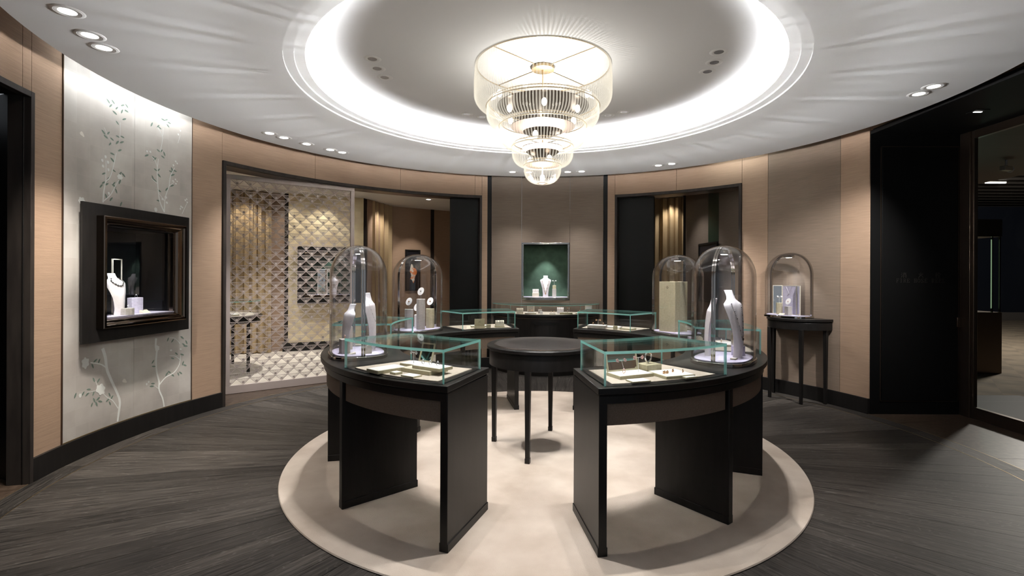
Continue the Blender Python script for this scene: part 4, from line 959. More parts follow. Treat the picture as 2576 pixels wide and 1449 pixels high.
# back end, mural side
sx = thing('box_stand', 'open cream box stand with a chevron mark', 'box', P2(-0.64, 1.075), R_(14))
MB().box(-0.055, 0.055, -0.03, 0.03, 0, 0.028).build('base', 'khaki', sx, bevel=0.002)
MB().box(-0.055, 0.055, 0.0, 0.010, 0.028, 0.105).build('back_plate', 'khaki', sx, rot=(0.12, 0, 0), bevel=0.002)
lg = MB(); strokes(lg, [(0, 0, .5, .5), (.5, .5, 1, 0)], -0.009, 0.068, 0.018, 0.12, -0.0008); lg.build('chevron_mark', 'letter', sx, rot=(0.12, 0, 0))
card('little white tent card beside the open cream box', P2(-0.76, 1.075), R_(14), 0.045, 0.03, 0.03, 1)
block('khaki wedge between the open box and the pearl bracelet', P2(-0.545, 1.13), R_(14), 0.045, 0.035, 0.04, 'khaki')
cushion_bracelet('pearl and diamond bracelet on a cream roll by the back gap', P2(-0.43, 1.235), R_(14), 0.095, 0.062, 'cream', 'silver', 0.014)
tray('flat white tray behind the open cream box', P2(-0.66, 1.27), R_(14), 0.2, 0.12, 0.014, 'khaki', 'white')
# back end, entrance side
tray('raised white tray with two flower jewels and T stand', P2(0.655, 1.165), R_(-20), 0.20, 0.12, 0.034, 'greige', 'white')
t_stand('gold flower earrings on the raised white tray', P2(0.665, 1.165, zp + 0.0352), R_(-20), 0.055, 0.044, 0.010)
for x, y, nm in ((0.61, 1.165, 'yellow gold flower ring near the gap'), (0.715, 1.125, 'yellow gold flower ring beside the white paper')): ring(nm + ' on the raised tray', P2(x, y, zp + 0.0352), R_(-20), 0.010, 'gold', 'gold')
block('khaki wedge card between the two back trays of the entrance side', P2(0.83, 1.03), R_(-30), 0.04, 0.03, 0.038, 'khaki')
tray('flat cream tray next to the bell jar with the folding screen', P2(0.965, 1.03), R_(-40), 0.15, 0.10, 0.016, 'khaki', 'cream')
tray('wide white tray behind the raised tray', P2(0.83, 1.24), R_(-28), 0.2, 0.12, 0.012, 'white', 'white')

# ================================================================== ROUND TABLE
tb = thing('round_table', 'small round black table with leather top in the middle of the rug', 'table', (0, 0, 0), 0)
MB().ring([(0.001, 0.868), (0.462, 0.868), (0.475, 0.875), (0.475, 0.896), (0.468, 0.904), (0.41, 0.904), (0.001, 0.904)], 96).build('table_top', 'black', tb, smooth=True)
MB().ring([(0.001, 0.9042), (0.405, 0.9042), (0.405, 0.9058), (0.001, 0.9058)], 96).build('leather_inset', 'leather', tb)
MB().ring([(0.407, 0.9040), (0.411, 0.9062), (0.414, 0.9040)], 96).build('inset_line', 'bronze_satin', tb)
MB().ring([(0.44, 0.735), (0.455, 0.738), (0.455, 0.848), (0.446, 0.869), (0.40, 0.869), (0.40, 0.735)], 96, close=True).build('apron', 'black', tb, smooth=True)
for a in (-104.5, -16.5, 76.0, 166.5):
    p = pt(0.432, a); rr = R_(a)
    v = []
    for z, hw in ((0.0135, 0.0165), (0.74, 0.0225)): v += [(x * hw, y * hw, z) for x, y in ((-1, -1), (1, -1), (1, 1), (-1, 1))]
    lg = MB().add(v, [(0, 3, 2, 1), (4, 5, 6, 7)] + [(i, (i + 1) % 4, 4 + (i + 1) % 4, 4 + i) for i in range(4)]).build('leg', 'black', tb, (p[0], p[1], 0), rr, bevel=0.002)
    MB().box(-0.0195, 0.0195, -0.0195, 0.0195, 0.0135, 0.055).build('foot_cap', 'black', lg, bevel=0.002)

# ================================================================== CONSOLE WITH BELL JAR
AC = 119.0
cp = pt(RW - 0.024, AC)
cn = thing('console_table', 'half-round black console table standing against the taupe wall panel', 'console', (cp[0], cp[1], 0), R_(AC + 180))
def dshape(w, d, n=24): return [(w * math.cos(math.pi * i / n), -d * math.sin(math.pi * i / n)) for i in range(n + 1)]
MB().prism(dshape(0.385, 0.40), 0.965, 0.995).build('top', 'black', cn, bevel=0.003)
MB().prism(dshape(0.362, 0.375), 0.952, 0.9655).build('shadow_groove', 'black_matte', cn)
MB().prism(dshape(0.375, 0.388), 0.865, 0.953).build('apron', 'black', cn, bevel=0.004)
for x, y in ((-0.20, -0.325), (0.20, -0.325), (-0.33, -0.06), (0.33, -0.06)):
    v = []
    for z, hw in ((0.0, 0.015), (0.87, 0.021)): v += [(x + sx_ * hw, y + sy_ * hw, z) for sx_, sy_ in ((-1, -1), (1, -1), (1, 1), (-1, 1))]
    MB().add(v, [(0, 3, 2, 1), (4, 5, 6, 7)] + [(i, (i + 1) % 4, 4 + (i + 1) % 4, 4 + i) for i in range(4)]).build('leg', 'black', cn, bevel=0.002)
jp = pt(RW - 0.135, AC + 1.2, 0.995)
bell_jar('half bell jar with steel arch over a mirrored triptych on the console', jp, R_(AC + 180), 0.275, 0.235, 0.52, 0.275, True, None, 60)
def in_con(x, y, z=0.031):
    c, s = math.cos(R_(AC + 180)), math.sin(R_(AC + 180)); return (jp[0] + x * c - y * s, jp[1] + x * s + y * c, 0.995 + z)
tr = thing('triptych_screen', 'mirrored three-leaf screen with lilac centre panel in the console jar', 'display screen', in_con(0.01, -0.035), R_(AC + 180))
for x0, x1, ang, ox, mt in ((-0.092, 0.092, 0, 0, 'lilac'), (-0.105, 0.0, -38, -0.092, 'mirror'), (0.0, 0.105, 38, 0.092, 'mirror')):
    f_ = MB()
    for b in ((x0, x1, 0, 0.010, 0, 0.008), (x0, x1, 0, 0.010, 0.352, 0.360), (x0, x0 + 0.006, 0, 0.010, 0.008, 0.352), (x1 - 0.006, x1, 0, 0.010, 0.008, 0.352)): f_.box(*b)
    fo = f_.build('leaf_frame', 'cream', tr, (ox, 0, 0), R_(-ang) if ang else 0)
    MB().box(x0 + 0.005, x1 - 0.005, 0.003, 0.007, 0.007, 0.353).build('leaf_panel', mt, fo)
mb = MB(); mb.tube([(-0.042, -0.002, 0.35), (0.0, -0.002, 0.262), (0.042, -0.002, 0.35)], 0.0009, 5); mb.sphere((0, -0.005, 0.255), 0.008, 8, 6)
nk = tag(mb.build('pendant_necklace', 'silver', None, in_con(0.01, -0.035), R_(AC + 180), smooth=True), 'fine pendant chain hanging on the lilac triptych panel', 'necklace')
block('khaki block in the console jar', in_con(-0.075, -0.095), R_(AC + 190), 0.05, 0.05, 0.14, 'khaki')
t_stand('white blossom earrings above the khaki block of the console jar', in_con(-0.075, -0.095, 0.171), R_(AC + 180), 0.075, 0.05, 0.014, 'white')
block('silver grey block in the console jar', in_con(0.05, -0.115), R_(AC + 160), 0.065, 0.055, 0.105, 'greige')
oval_card('oval white card with a pink jewel on the silver grey block', in_con(0.05, -0.115, 0.136), R_(AC + 175), 0.03, 0.04, 'white', 'pink')
card('tilted white card at the front of the console jar', in_con(-0.005, -0.165), R_(AC + 175), 0.07, 0.035, 0.02, 0.4)

# ================================================================== WALL SHOWCASE on the mural
AW = -93.2; wp = pt(3.65, AW)
ws = thing('display_showcase', 'black framed wall showcase with polished bronze window on the silver mural', 'showcase', (wp[0], wp[1], 0.93), R_(AW + 180))
def rect_ring(mb, y0, y1, x0, x1, z0, z1, hx0, hx1, hz0, hz1):
    mb.box(x0, x1, y0, y1, z0, hz0); mb.box(x0, x1, y0, y1, hz1, z1); mb.box(x0, hx0, y0, y1, hz0, hz1); mb.box(hx1, x1, y0, y1, hz0, hz1)
    return mb
WX, WZ0, WZ1 = 0.385, 0.195, 0.965        # half width, sill and head of the window above the base of the plate
rect_ring(MB(), 0.03, 0.125, -0.43, 0.43, 0.15, 1.01, -WX, WX, WZ0, WZ1).build('body', 'black', ws)
rect_ring(MB(), 0.018, 0.034, -0.572, 0.572, 0.02, 1.125, -WX, WX, WZ0, WZ1).build('back_plate', 'black', ws)
rect_ring(MB(), 0.0, 0.019, -0.585, 0.585, 0.0, 1.145, -WX, WX, WZ0, WZ1).build('face_plate', 'black', ws)
def frame_sweep(x0, x1, z0, z1, prof):
    v, f = [], []
    for d, h in prof: v += [(x0 + d, -h, z0 + d), (x1 - d, -h, z0 + d), (x1 - d, -h, z1 - d), (x0 + d, -h, z1 - d)]
    for i in range(len(prof) - 1):
        for j in range(4): f.append((4 * i + j, 4 * i + (j + 1) % 4, 4 * i + 4 + (j + 1) % 4, 4 * i + 4 + j))
    return MB().add(v, f)
frame_sweep(-0.462, 0.462, 0.112, 1.045, [(0, 0), (0, 0.064), (0.006, 0.070), (0.024, 0.070), (0.030, 0.056), (0.042, 0.050), (0.050, 0.034), (0.056, 0.036), (0.062, 0.026), (0.070, 0.006), (0.080, -0.01), (0.080, -0.05)]).build('bronze_frame', 'bronze', ws)
YB = 0.40
navy = pbr('navy_black_lining', (0.006, 0.007, 0.010), 0.38)
for b in ((-WX - 0.01, WX + 0.01, YB, YB + 0.02, WZ0 - 0.01, WZ1 + 0.01), (-WX - 0.012, -WX, 0.02, YB, WZ0, WZ1), (WX, WX + 0.012, 0.02, YB, WZ0, WZ1), (-WX, WX, 0.02, YB, WZ1, WZ1 + 0.012)):
    MB().box(*b).build('lining', navy, ws)
MB().box(-WX, WX, 0.0, YB, WZ0 - 0.012, WZ0 + 0.005).build('suede_floor', 'lilac', ws)
MB().box(-WX + 0.004, WX - 0.004, -0.004, 0.0, WZ0 + 0.004, WZ1 - 0.004).build('pane', 'glass', ws)
def in_ws(x, y, z=0.0):
    c, s = math.cos(R_(AW + 180)), math.sin(R_(AW + 180)); return (wp[0] + x * c - y * s, wp[1] + x * s + y * c, 0.93 + WZ0 + 0.0055 + z)
FW = R_(AW + 180)
spot('showcase_lamp', in_ws(-0.12, 0.02, 0.73), 11.0, 75, COOL, in_ws(-0.10, 0.14, 0.2), 0.6, 0.02)
bust('white bust with a diamond collar inside the bronze wall showcase', in_ws(-0.15, 0.09), FW, 0.37, 0.21, 0.08)
necklace('diamond collar on the bust inside the bronze wall showcase', in_ws(-0.15, 0.09), FW, 0.37, 0.21, 0.08, 0.87, 0.70, 0.0055, 40, 'silver', 0, 0.75)
mr = thing('standing_mirror', 'narrow cream-framed mirror standing behind the collar bust', 'mirror', in_ws(-0.03, 0.21), FW + 0.25)
for b in ((-0.07, 0.07, 0, 0.012, 0, 0.008), (-0.07, 0.07, 0, 0.012, 0.492, 0.50), (-0.07, -0.063, 0, 0.012, 0.008, 0.492), (0.063, 0.07, 0, 0.012, 0.008, 0.492)): MB().box(*b).build('frame_bar', 'cream', mr)
MB().box(-0.064, 0.064, 0.004, 0.008, 0.007, 0.493).build('glass', 'mirror', mr)
block('low lilac-grey ring box in front of the collar bust', in_ws(-0.115, 0.03), FW + 0.1, 0.095, 0.06, 0.06, 'greige', True)
ring('diamond ring on the low lilac-grey box', in_ws(-0.115, 0.03, 0.06), FW, 0.010)
block('tall six-sided lilac block in the bronze wall showcase', in_ws(0.07, 0.12), FW - 0.15, 0.105, 0.08, 0.145, 'lilac', True)
ring('diamond ring lying on the tall six-sided block', in_ws(0.07, 0.12, 0.145), FW - 0.5, 0.010)
card('tilted cream card before the tall six-sided block', in_ws(0.11, 0.065), FW + 0.1, 0.095, 0.04, 0.03, 1)

# ================================================================== BACK NICHE
AN = -182.9
np_ = pt(RW, AN)
nr = thing('display_niche', 'recessed green velvet display niche with mirror-polished steel frame in the back wall', 'niche', (np_[0], np_[1], 1.09), R_(AN + 180))
W2, HN = 0.386, 0.94
for b in ((-W2, W2, -0.02, 0.10, 0, 0.045), (-W2, W2, -0.02, 0.10, HN - 0.03, HN), (-W2, -W2 + 0.03, -0.02, 0.10, 0.045, HN - 0.03), (W2 - 0.03, W2, -0.02, 0.10, 0.045, HN - 0.03)):
    MB().box(*b).build('steel_frame', 'chrome', nr, bevel=0.004)
MB().box(-W2, W2, 0.38, 0.40, 0, HN).build('velvet_back', 'green', nr)
for b in ((-W2 - 0.01, -W2 + 0.004, 0.10, 0.40, 0, HN), (W2 - 0.004, W2 + 0.01, 0.10, 0.40, 0, HN)): MB().box(*b).build('velvet_side', 'green', nr)
MB().box(-W2, W2, 0.10, 0.40, 0.03, 0.047).build('suede_floor', 'lilac', nr)
MB().box(-W2, W2, 0.10, 0.40, HN - 0.02, HN).build('head', 'black_matte', nr)
spot('niche_lamp', (0, 0.13, HN - 0.05), 16.0, 62, COOL, None, 0.7, 0.02, nr)
nr_l = [o for o in nr.children if o.type == 'LIGHT'][0]; nr_l.rotation_euler = (R_(16), 0, 0)
def in_niche(x, y, z=0.047):
    c, s = math.cos(R_(AN + 180)), math.sin(R_(AN + 180)); return (np_[0] + x * c - y * s, np_[1] + x * s + y * c, 1.09 + z)
FN = R_(AN + 180)
bust('white bust with a long beaded necklace in the green niche', in_niche(0.0, 0.22), FN, 0.355, 0.185, 0.05)
necklace('long gold bead necklace on the bust in the green niche', in_niche(0.0, 0.22), FN, 0.355, 0.185, 0.05, 0.74, 0.16, 0.0042, 36, 'gold', 0.008, 0.62)
block('cream box under the white bracelet roll in the green niche', in_niche(-0.165, 0.20), FN, 0.11, 0.08, 0.068, 'cream')
cushion_bracelet('white bracelet roll with gold charm in the green niche', in_niche(-0.165, 0.20, 0.115), FN, 0.10, 0.06, 'bust', 'gold')
block('tall greige block in the green niche', in_niche(0.145, 0.20), FN, 0.065, 0.065, 0.135, 'greige')
block('gold-topped cube on the tall greige block in the green niche', in_niche(0.145, 0.20, 0.182), FN, 0.058, 0.055, 0.06, 'khaki')
t_stand('pearl earrings on a T stand atop the green niche block', in_niche(0.145, 0.20, 0.242), FN, 0.075, 0.05, 0.010, 'white')

# ================================================================== BACK WALL CASE (half-moon)
bp = (0.19, 3.67)
bc = thing('half_moon_case', 'half-moon glass topped black cabinet under the green niche', 'cabinet', (bp[0], bp[1], 0), R_(-2.9))
RC, YC, PH = 0.911, 0.271, R_(72.7)
def moon(sc=1.0, n=40): return [(sc * RC * math.sin(-PH + 2 * PH * i / n), sc * (YC - RC * math.cos(-PH + 2 * PH * i / n))) for i in range(n + 1)]
MB().prism(moon(1.0), 0.872, 0.906).build('countertop', 'black', bc, bevel=0.003)
MB().prism(moon(0.975), 0.858, 0.8725).build('shadow_groove', 'black_matte', bc)
MB().prism(moon(0.992), 0.846, 0.8585).build('rail', 'bronze_satin', bc)
body_ = MB().prism(moon(0.965), 0.0, 0.8465).build('body', 'black', bc)
MB().prism([(-0.21, 0), (-0.13, -0.045), (0.13, -0.045), (0.21, 0)], -0.012, 0.012).build('pull', 'black_matte', bc, (0.0, -0.965 * 0.64 - 0.002, 0.80), rot=(math.pi / 2, 0, 0))
MB().prism(moon(0.93), 0.906, 0.911).build('pad', 'pad', bc)
top = MB().prism(moon(0.985), 1.042, 1.050, 0, 1).build('top_pane', ['glass', 'edge'], bc)
om, im = moon(0.985), moon(0.977)
for k in range(4):
    i0, i1 = k * 10, k * 10 + 10
    poly = om[i0:i1 + 1] + im[i0:i1 + 1][::-1]
    n = len(poly); mb = MB().prism(poly, 0.906, 1.0415, 1, 0)
    mb.m[-1] = 1; mb.m[2 + 10] = 1
    mb.build('front_pane', ['glass', 'edge'], bc)
def in_bc(px, dy=-0.45, z=0.9115):
    x = -0.155 + (px - 1318.8) / 1255.2 * 7.65 - bp[0]
    c, s = math.cos(R_(-2.9)), math.sin(R_(-2.9)); return (bp[0] + x * c - dy * s, bp[1] + x * s + dy * c, z)
FB = R_(-2.9)
cushion_bracelet('cream bracelet roll over dark studs in the half-moon case', in_bc(1312), FB, 0.10, 0.085, 'cream', 'gold')
tray('stepped white tray in front of the framed easel of the half-moon case', in_bc(1339, -0.50), FB, 0.17, 0.09, 0.022, 'cream', 'white')
ez = thing('framed_easel', 'cream framed jewel easel next to the bracelet roll of the half-moon case', 'easel', in_bc(1339, -0.41), FB)
for b in ((-0.055, 0.055, 0, 0.008, 0, 0.012), (-0.055, 0.055, 0, 0.008, 0.118, 0.13), (-0.055, -0.045, 0, 0.008, 0.012, 0.118), (0.045, 0.055, 0, 0.008, 0.012, 0.118)): MB().box(*b).build('frame_bar', 'cream', ez)
MB().box(-0.046, 0.046, 0.003, 0.007, 0.01, 0.12).build('panel', 'pad', ez)
mb = MB(); flower(mb, (-0.02, 0.0, 0.05), 0.010); flower(mb, (0.02, 0.0, 0.05), 0.010); mb.build('earring_pair', 'gold', ez, smooth=True)
block('greige ring box in the half-moon case', in_bc(1362, -0.38), FB, 0.06, 0.05, 0.06, 'greige')
ring('gold ring on the greige box of the half-moon case', in_bc(1362, -0.38, 0.9715), FB, 0.012, 'gold', 'gold')
block('little white cube with a pearl in the half-moon case', in_bc(1366, -0.53), FB, 0.042, 0.04, 0.042, 'white')
tray('low cream tray with two gold rings in the half-moon case', in_bc(1393, -0.50), FB, 0.09, 0.07, 0.018, 'cream', 'white')
for dx, nm in ((-3, 'first'), (4, 'second')): ring(nm + ' gold ring on the low cream tray of the half-moon case', in_bc(1393 + dx, -0.50, 0.931), FB, 0.010, 'gold', 'gold')
cushion_bracelet('pearl bracelet roll on gold legs in the half-moon case', in_bc(1413, -0.36), FB, 0.10, 0.095, 'bust', 'gold')
tray('long khaki tray with rings in the half-moon case', in_bc(1427, -0.48), FB, 0.19, 0.06, 0.026, 'khaki', 'cream')
t_stand('gold drop earrings on a T stand over the long khaki tray', in_bc(1434, -0.47, 0.9392), FB, 0.065, 0.045, 0.008)
ring('small pearl ring on the long khaki tray', in_bc(1430, -0.50, 0.9392), FB, 0.009, 'gold', 'white')
tray('white tray at the gap end of the half-moon case', in_bc(1461, -0.40), FB, 0.13, 0.07, 0.020, 'cream', 'white')
ring('gold flower ring on the white end tray', in_bc(1461, -0.40, 0.933), FB, 0.013, 'gold', 'gold')
e2 = thing('framed_easel', 'cream framed easel at the curtain end of the half-moon case', 'easel', in_bc(1485, -0.26), FB)
for b in ((-0.055, 0.055, 0, 0.008, 0, 0.012), (-0.055, 0.055, 0, 0.008, 0.108, 0.12), (-0.055, -0.045, 0, 0.008, 0.012, 0.108), (0.045, 0.055, 0, 0.008, 0.012, 0.108)): MB().box(*b).build('frame_bar', 'cream', e2)
MB().box(-0.046, 0.046, 0.003, 0.007, 0.01, 0.11).build('panel', 'white', e2)
tray('flat white tray at the lattice end of the half-moon case', in_bc(1262, -0.22), FB, 0.14, 0.08, 0.014, 'cream', 'white')
tray('flat cream tray between the lattice end and the bracelet roll', in_bc(1286, -0.36), FB, 0.12, 0.07, 0.014, 'cream', 'cream')

# ================================================================== LATTICE SCREEN
LA, LB = Vector((-3.86, 1.84)), Vector((-2.594, 2.783))
ld = LB - LA; LW = ld.length; LH = 2.735
ls = thing('lattice_screen', 'tall champagne metal lattice screen of fan motifs in the wide opening', 'screen', (LA.x, LA.y, 0.003), math.atan2(ld.y, ld.x))
for b in ((0, LW, -0.02, 0.02, 0, 0.10), (0, LW, -0.02, 0.02, LH - 0.055, LH), (0, 0.045, -0.02, 0.02, 0.10, LH - 0.055), (LW - 0.05, LW, -0.02, 0.02, 0.10, LH - 0.055)):
    MB().box(*b).build('frame_bar', 'lattice', ls, bevel=0.002)
CW = (LW - 0.095) / 10.0; CH = (LH - 0.155) / 36.0
def bar2(mb, x0, z0, x1, z1, wd):
    d = Vector((x1 - x0, z1 - z0)).normalized(); n = Vector((-d.y, d.x)) * wd / 2
    q = [(x0 + n.x, z0 + n.y), (x0 - n.x, z0 - n.y), (x1 - n.x, z1 - n.y), (x1 + n.x, z1 + n.y)]
    mb.add([(x, -0.004, z) for x, z in q] + [(x, 0.004, z) for x, z in q], [(0, 1, 2, 3), (7, 6, 5, 4), (0, 4, 5, 1), (1, 5, 6, 2), (2, 6, 7, 3), (3, 7, 4, 0)])
def fan(mb, ox=0.0, oz=0.0, half=0):
    """inverted triangle with its point at (ox, oz); half=-1/1 keeps one side"""
    for s in ((-1, 1) if not half else (half,)): bar2(mb, ox, oz, ox + s * CW / 2, oz + CH, 0.0052)
    xa, xb = (-CW / 2 if half <= 0 else 0), (CW / 2 if half >= 0 else 0)
    bar2(mb, ox + xa, oz + CH, ox + xb, oz + CH, 0.0052)
    for k in range(7):
        t = -0.78 + 1.56 * k / 6
        if half and t * half < -0.01: continue
        bar2(mb, ox + t * 0.12 * CW, oz + CH * 0.36, ox + t * CW / 2, oz + CH, 0.0026)
    pts = [(ox + 0.0145 * math.cos(a), oz + CH * 0.36 + 0.0145 * math.sin(a)) for a in [2 * math.pi * i / 10 for i in range(10)]]
    if half: pts = [(max(x, ox) if half > 0 else min(x, ox), z) for x, z in pts]
    n = len(pts); mb.add([(x, -0.004, z) for x, z in pts] + [(x, 0.004, z) for x, z in pts], [tuple(range(n)), tuple(range(n, 2 * n))[::-1]] + [(i, n + i, n + (i + 1) % n, (i + 1) % n) for i in range(n)])
fm = MB(); fan(fm); fan_me = fm.mesh('fan_motif', 'lattice')
rest = MB(); cnt = 0
for row in range(36):
    z = LH - 0.055 - (row + 1) * CH
    for c in range(11):
        x = 0.045 + (c + (0.5 if row % 2 == 0 else 0.0)) * CW
        if row % 2 == 0 and c == 10: continue
        if row % 2 == 1 and c in (0, 10): fan(rest, x, z, 1 if c == 0 else -1)
        elif cnt < 300: link('fan_motif', fan_me, ls, (x, 0, z)); cnt += 1
        else: fan(rest, x, z)
ro = rest.build('fan_motifs_lower', 'lattice', ls); ro['kind'] = 'stuff'

# ================================================================== SALON FURNISHINGS
st = thing('display_table', 'oval black legged display table with glass top case behind the lattice screen', 'table', (-4.80, 3.45, 0.003), R_(131.6))
def oval(w, d, n=40): return [(w * math.cos(2 * math.pi * i / n), d * math.sin(2 * math.pi * i / n)) for i in range(n)]
MB().prism(oval(0.62, 0.45), 0.755, 0.83).build('apron', 'black', st)
MB().prism(oval(0.65, 0.48), 0.83, 0.86).build('top', 'black', st)
for x, y in ((-0.52, -0.18), (0.52, -0.18), (-0.52, 0.18), (0.52, 0.18)): MB().box(x - 0.02, x + 0.02, y - 0.02, y + 0.02, 0, 0.76).build('leg', 'black', st)
mb = MB().prism(oval(0.62, 0.45), 1.075, 1.087, 0, 1); mb.build('top_pane', ['glass', 'edge'], st)
o_, i_ = oval(0.62, 0.45), oval(0.611, 0.441); mb = MB()
n = len(o_); mb.add([(x, y, z) for z in (0.86, 1.075) for x, y in o_] + [(x, y, z) for z in (0.86, 1.075) for x, y in i_],
    [(i, (i + 1) % n, n + (i + 1) % n, n + i) for i in range(n)] + [(2 * n + i, 2 * n + (i + 1) % n, 3 * n + (i + 1) % n, 3 * n + i) for i in range(n)])
mb.build('curved_pane', 'glass', st, smooth=True)
MB().prism(oval(0.56, 0.40), 0.86, 0.865).build('pad', 'pad', st)
tray('white tray of jewels in the case behind the lattice screen', (-4.60, 3.22, 0.869), R_(-45), 0.3, 0.14, 0.02, 'cream', 'white')
cushion_bracelet('white bracelet roll in the case behind the lattice screen', (-4.88, 3.50, 0.869), R_(-35), 0.1, 0.06)
gd = (Vector((-3.452, 5.866)) - Vector((-4.714, 5.283))).normalized(); ga = math.atan2(gd.y, gd.x)
gp = Vector((-4.714, 5.283)) + gd * 0.16
gn = thing('display_showcase', 'black framed wall showcase with bronze window on the gold leaf panel', 'showcase', (gp.x, gp.y, 0.93), ga)
def ring_xz(x0, x1, z0, z1, wd, y0, y1):
    mb = MB(); mb.box(x0, x1, y0, y1, z0, z0 + wd); mb.box(x0, x1, y0, y1, z1 - wd, z1); mb.box(x0, x0 + wd, y0, y1, z0 + wd, z1 - wd); mb.box(x1 - wd, x1, y0, y1, z0 + wd, z1 - wd); return mb
ring_xz(0, 1.16, 0, 1.10, 0.13, -0.24, -0.002).build('face_plate', 'black', gn)
ring_xz(0.12, 1.04, 0.12, 0.98, 0.05, -0.29, -0.2).build('bronze_frame', 'bronze', gn, bevel=0.006)
MB().box(0.13, 1.03, -0.03, -0.002, 0.13, 0.97).build('lining', 'dark_green', gn)
MB().box(0.13, 1.03, -0.22, -0.03, 0.13, 0.17).build('suede_floor', 'lilac', gn)
c_, s_ = math.cos(ga), math.sin(ga)
def in_gn(x, y, z): return (gp.x + x * c_ - y * s_, gp.y + x * s_ + y * c_, 0.93 + z)
bust('white bust in the showcase on the gold leaf panel', in_gn(0.66, -0.11, 0.1705), ga, 0.36, 0.20, 0.04)
ms = thing('standing_mirror', 'white backed mirror beside the bust on the gold leaf panel', 'mirror', in_gn(0.45, -0.09, 0.1705), ga)
MB().box(-0.09, 0.09, 0, 0.012, 0, 0.50).build('backing', 'white', ms); MB().box(-0.08, 0.08, -0.003, 0, 0.01, 0.49).build('glass', 'mirror', ms)
spot('salon_showcase_lamp', in_gn(0.6, -0.14, 0.95), 8, 80, COOL, in_gn(0.6, -0.1, 0.2), 0.5, 0.02)
def picture(label, p, q, z0, z1, motif=True):
    p, q = Vector(p), Vector(q); d = q - p; l = d.length; an = math.atan2(d.y, d.x)
    r = thing('framed_picture', label, 'picture', (p.x, p.y, z0), an)
    h = z1 - z0
    ring_xz(0, l, 0, h, 0.035, -0.03, 0.0).build('frame', 'black', r, bevel=0.002)
    MB().box(0.03, l - 0.03, -0.014, 0.0, 0.03, h - 0.03).build('canvas', pbr('dark_canvas', (0.012, 0.012, 0.016), 0.3), r)
    if motif:
        mb = MB()
        poly = [(l / 2 + l * 0.2 * (1 + 0.35 * math.cos(3 * t) + 0.2 * math.sin(5 * t)) * math.cos(t), h * 0.42 + h * 0.20 * (1 + 0.25 * math.sin(4 * t)) * math.sin(t)) for t in [2 * math.pi * i / 30 for i in range(30)]]
        n = len(poly); mb.add([(x, -0.0165, z) for x, z in poly] + [(x, -0.0135, z) for x, z in poly], [tuple(range(n)), tuple(range(n, 2 * n))[::-1]] + [(i, n + i, n + (i + 1) % n, (i + 1) % n) for i in range(n)])
        mb.build('print_motif', 'art', r)
    return r
wd_ = (Vector((-2.40, 7.61)) - Vector((-3.20, 7.05))).normalized(); q0 = Vector((-3.20, 7.05)) + Vector((wd_.y, -wd_.x)) * 0.004
picture('black framed picture with an orange and white blotch under a spotlight', q0 + wd_ * 0.33, q0 + wd_ * 0.70, 1.12, 2.08)
picture('black framed dark picture on the wall with the green stripe', (2.945, 4.46), (2.965, 3.66), 1.05, 2.06, False)

# ================================================================== CHANDELIER
ch = thing('chandelier', 'five-tier chandelier of curved ribbed glass rods hanging in the lit dome', 'chandelier', (0, 0, 2.29))
Z0 = 2.29
TIERS = [(0.594, 3.315, 2.955, 0.10, 138, 'first'), (0.486, 2.995, 2.788, 0.105, 114, ''), (0.373, 2.825, 2.612, 0.105, 88, ''), (0.262, 2.650, 2.452, 0.10, 60, ''), (0.158, 2.490, 2.300, 0.115, 38, '')]
rods = []; tier_me = []
for R0, zt, zb, ins, n, _ in TIERS:
    rr = min(ins, (zt - zb) * 0.62)
    path = [(R0 * 0.985, 0, zt), (R0, 0, (zt + zb + rr) / 2), (R0, 0, zb + rr)] + [(R0 - ins * (1 - math.cos(math.pi / 2 * k / 6)), 0, zb + rr * (1 - math.sin(math.pi / 2 * k / 6))) for k in range(1, 7)]
    path = [(x, y, z - Z0) for x, y, z in path]
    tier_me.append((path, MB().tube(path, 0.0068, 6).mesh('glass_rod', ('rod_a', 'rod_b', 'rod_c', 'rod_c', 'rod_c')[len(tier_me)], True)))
cx_, cy_ = -0.1554, -4.3557
for ti, (R0, zt, zb, ins, n, _) in enumerate(TIERS):
    for i in range(n):
        a = 2 * math.pi * i / n
        d = math.hypot(R0 * math.cos(a) - cx_, R0 * math.sin(a) - cy_); rods.append((d, ti, a))
rods.sort()
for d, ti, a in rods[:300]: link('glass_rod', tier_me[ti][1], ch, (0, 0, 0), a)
bk = MB()
for d, ti, a in rods[300:]:
    c2_, s2_ = math.cos(a), math.sin(a)
    bk.tube([(x * c2_, x * s2_, z) for x, y, z in tier_me[ti][0]], 0.0068, 6, (0, 1, 2, 2, 2)[ti])
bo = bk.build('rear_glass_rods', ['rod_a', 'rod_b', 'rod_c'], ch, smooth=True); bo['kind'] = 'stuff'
MB().ring([(0.001, 3.318 - Z0), (0.10, 3.318 - Z0), (0.10, 3.29 - Z0), (0.001, 3.29 - Z0)], 32).build('ceiling_canopy', 'brass', ch)
MB().tube([(0, 0, 3.29 - Z0), (0, 0, 2.33 - Z0)], 0.007, 10).build('stem', 'brass', ch)
for (R0, zt, zb, ins, n, _) in TIERS:
    MB().torus((0, 0, zt - Z0 - 0.004), R0 * 0.985 - 0.008, 0.005, 'z', 64, 6).build('tier_ring', 'brass', ch, smooth=True)
    MB().torus((0, 0, zb - Z0 + 0.004), max(R0 - ins, 0.03), 0.005, 'z', 48, 6).build('tier_ring', 'brass', ch, smooth=True)
    for k in range(4):
        aa = math.pi / 4 + k * math.pi / 2
        MB().tube([(0, 0, zt - Z0 - 0.004), (R0 * 0.97 * math.cos(aa), R0 * 0.97 * math.sin(aa), zt - Z0 - 0.004)], 0.004, 6).build('spoke', 'brass', ch)
bm_ = MB().sphere((0, 0, 0), 0.022, 12, 8, (1, 1, 1.5)).mesh('bulb', 'bulb', True)
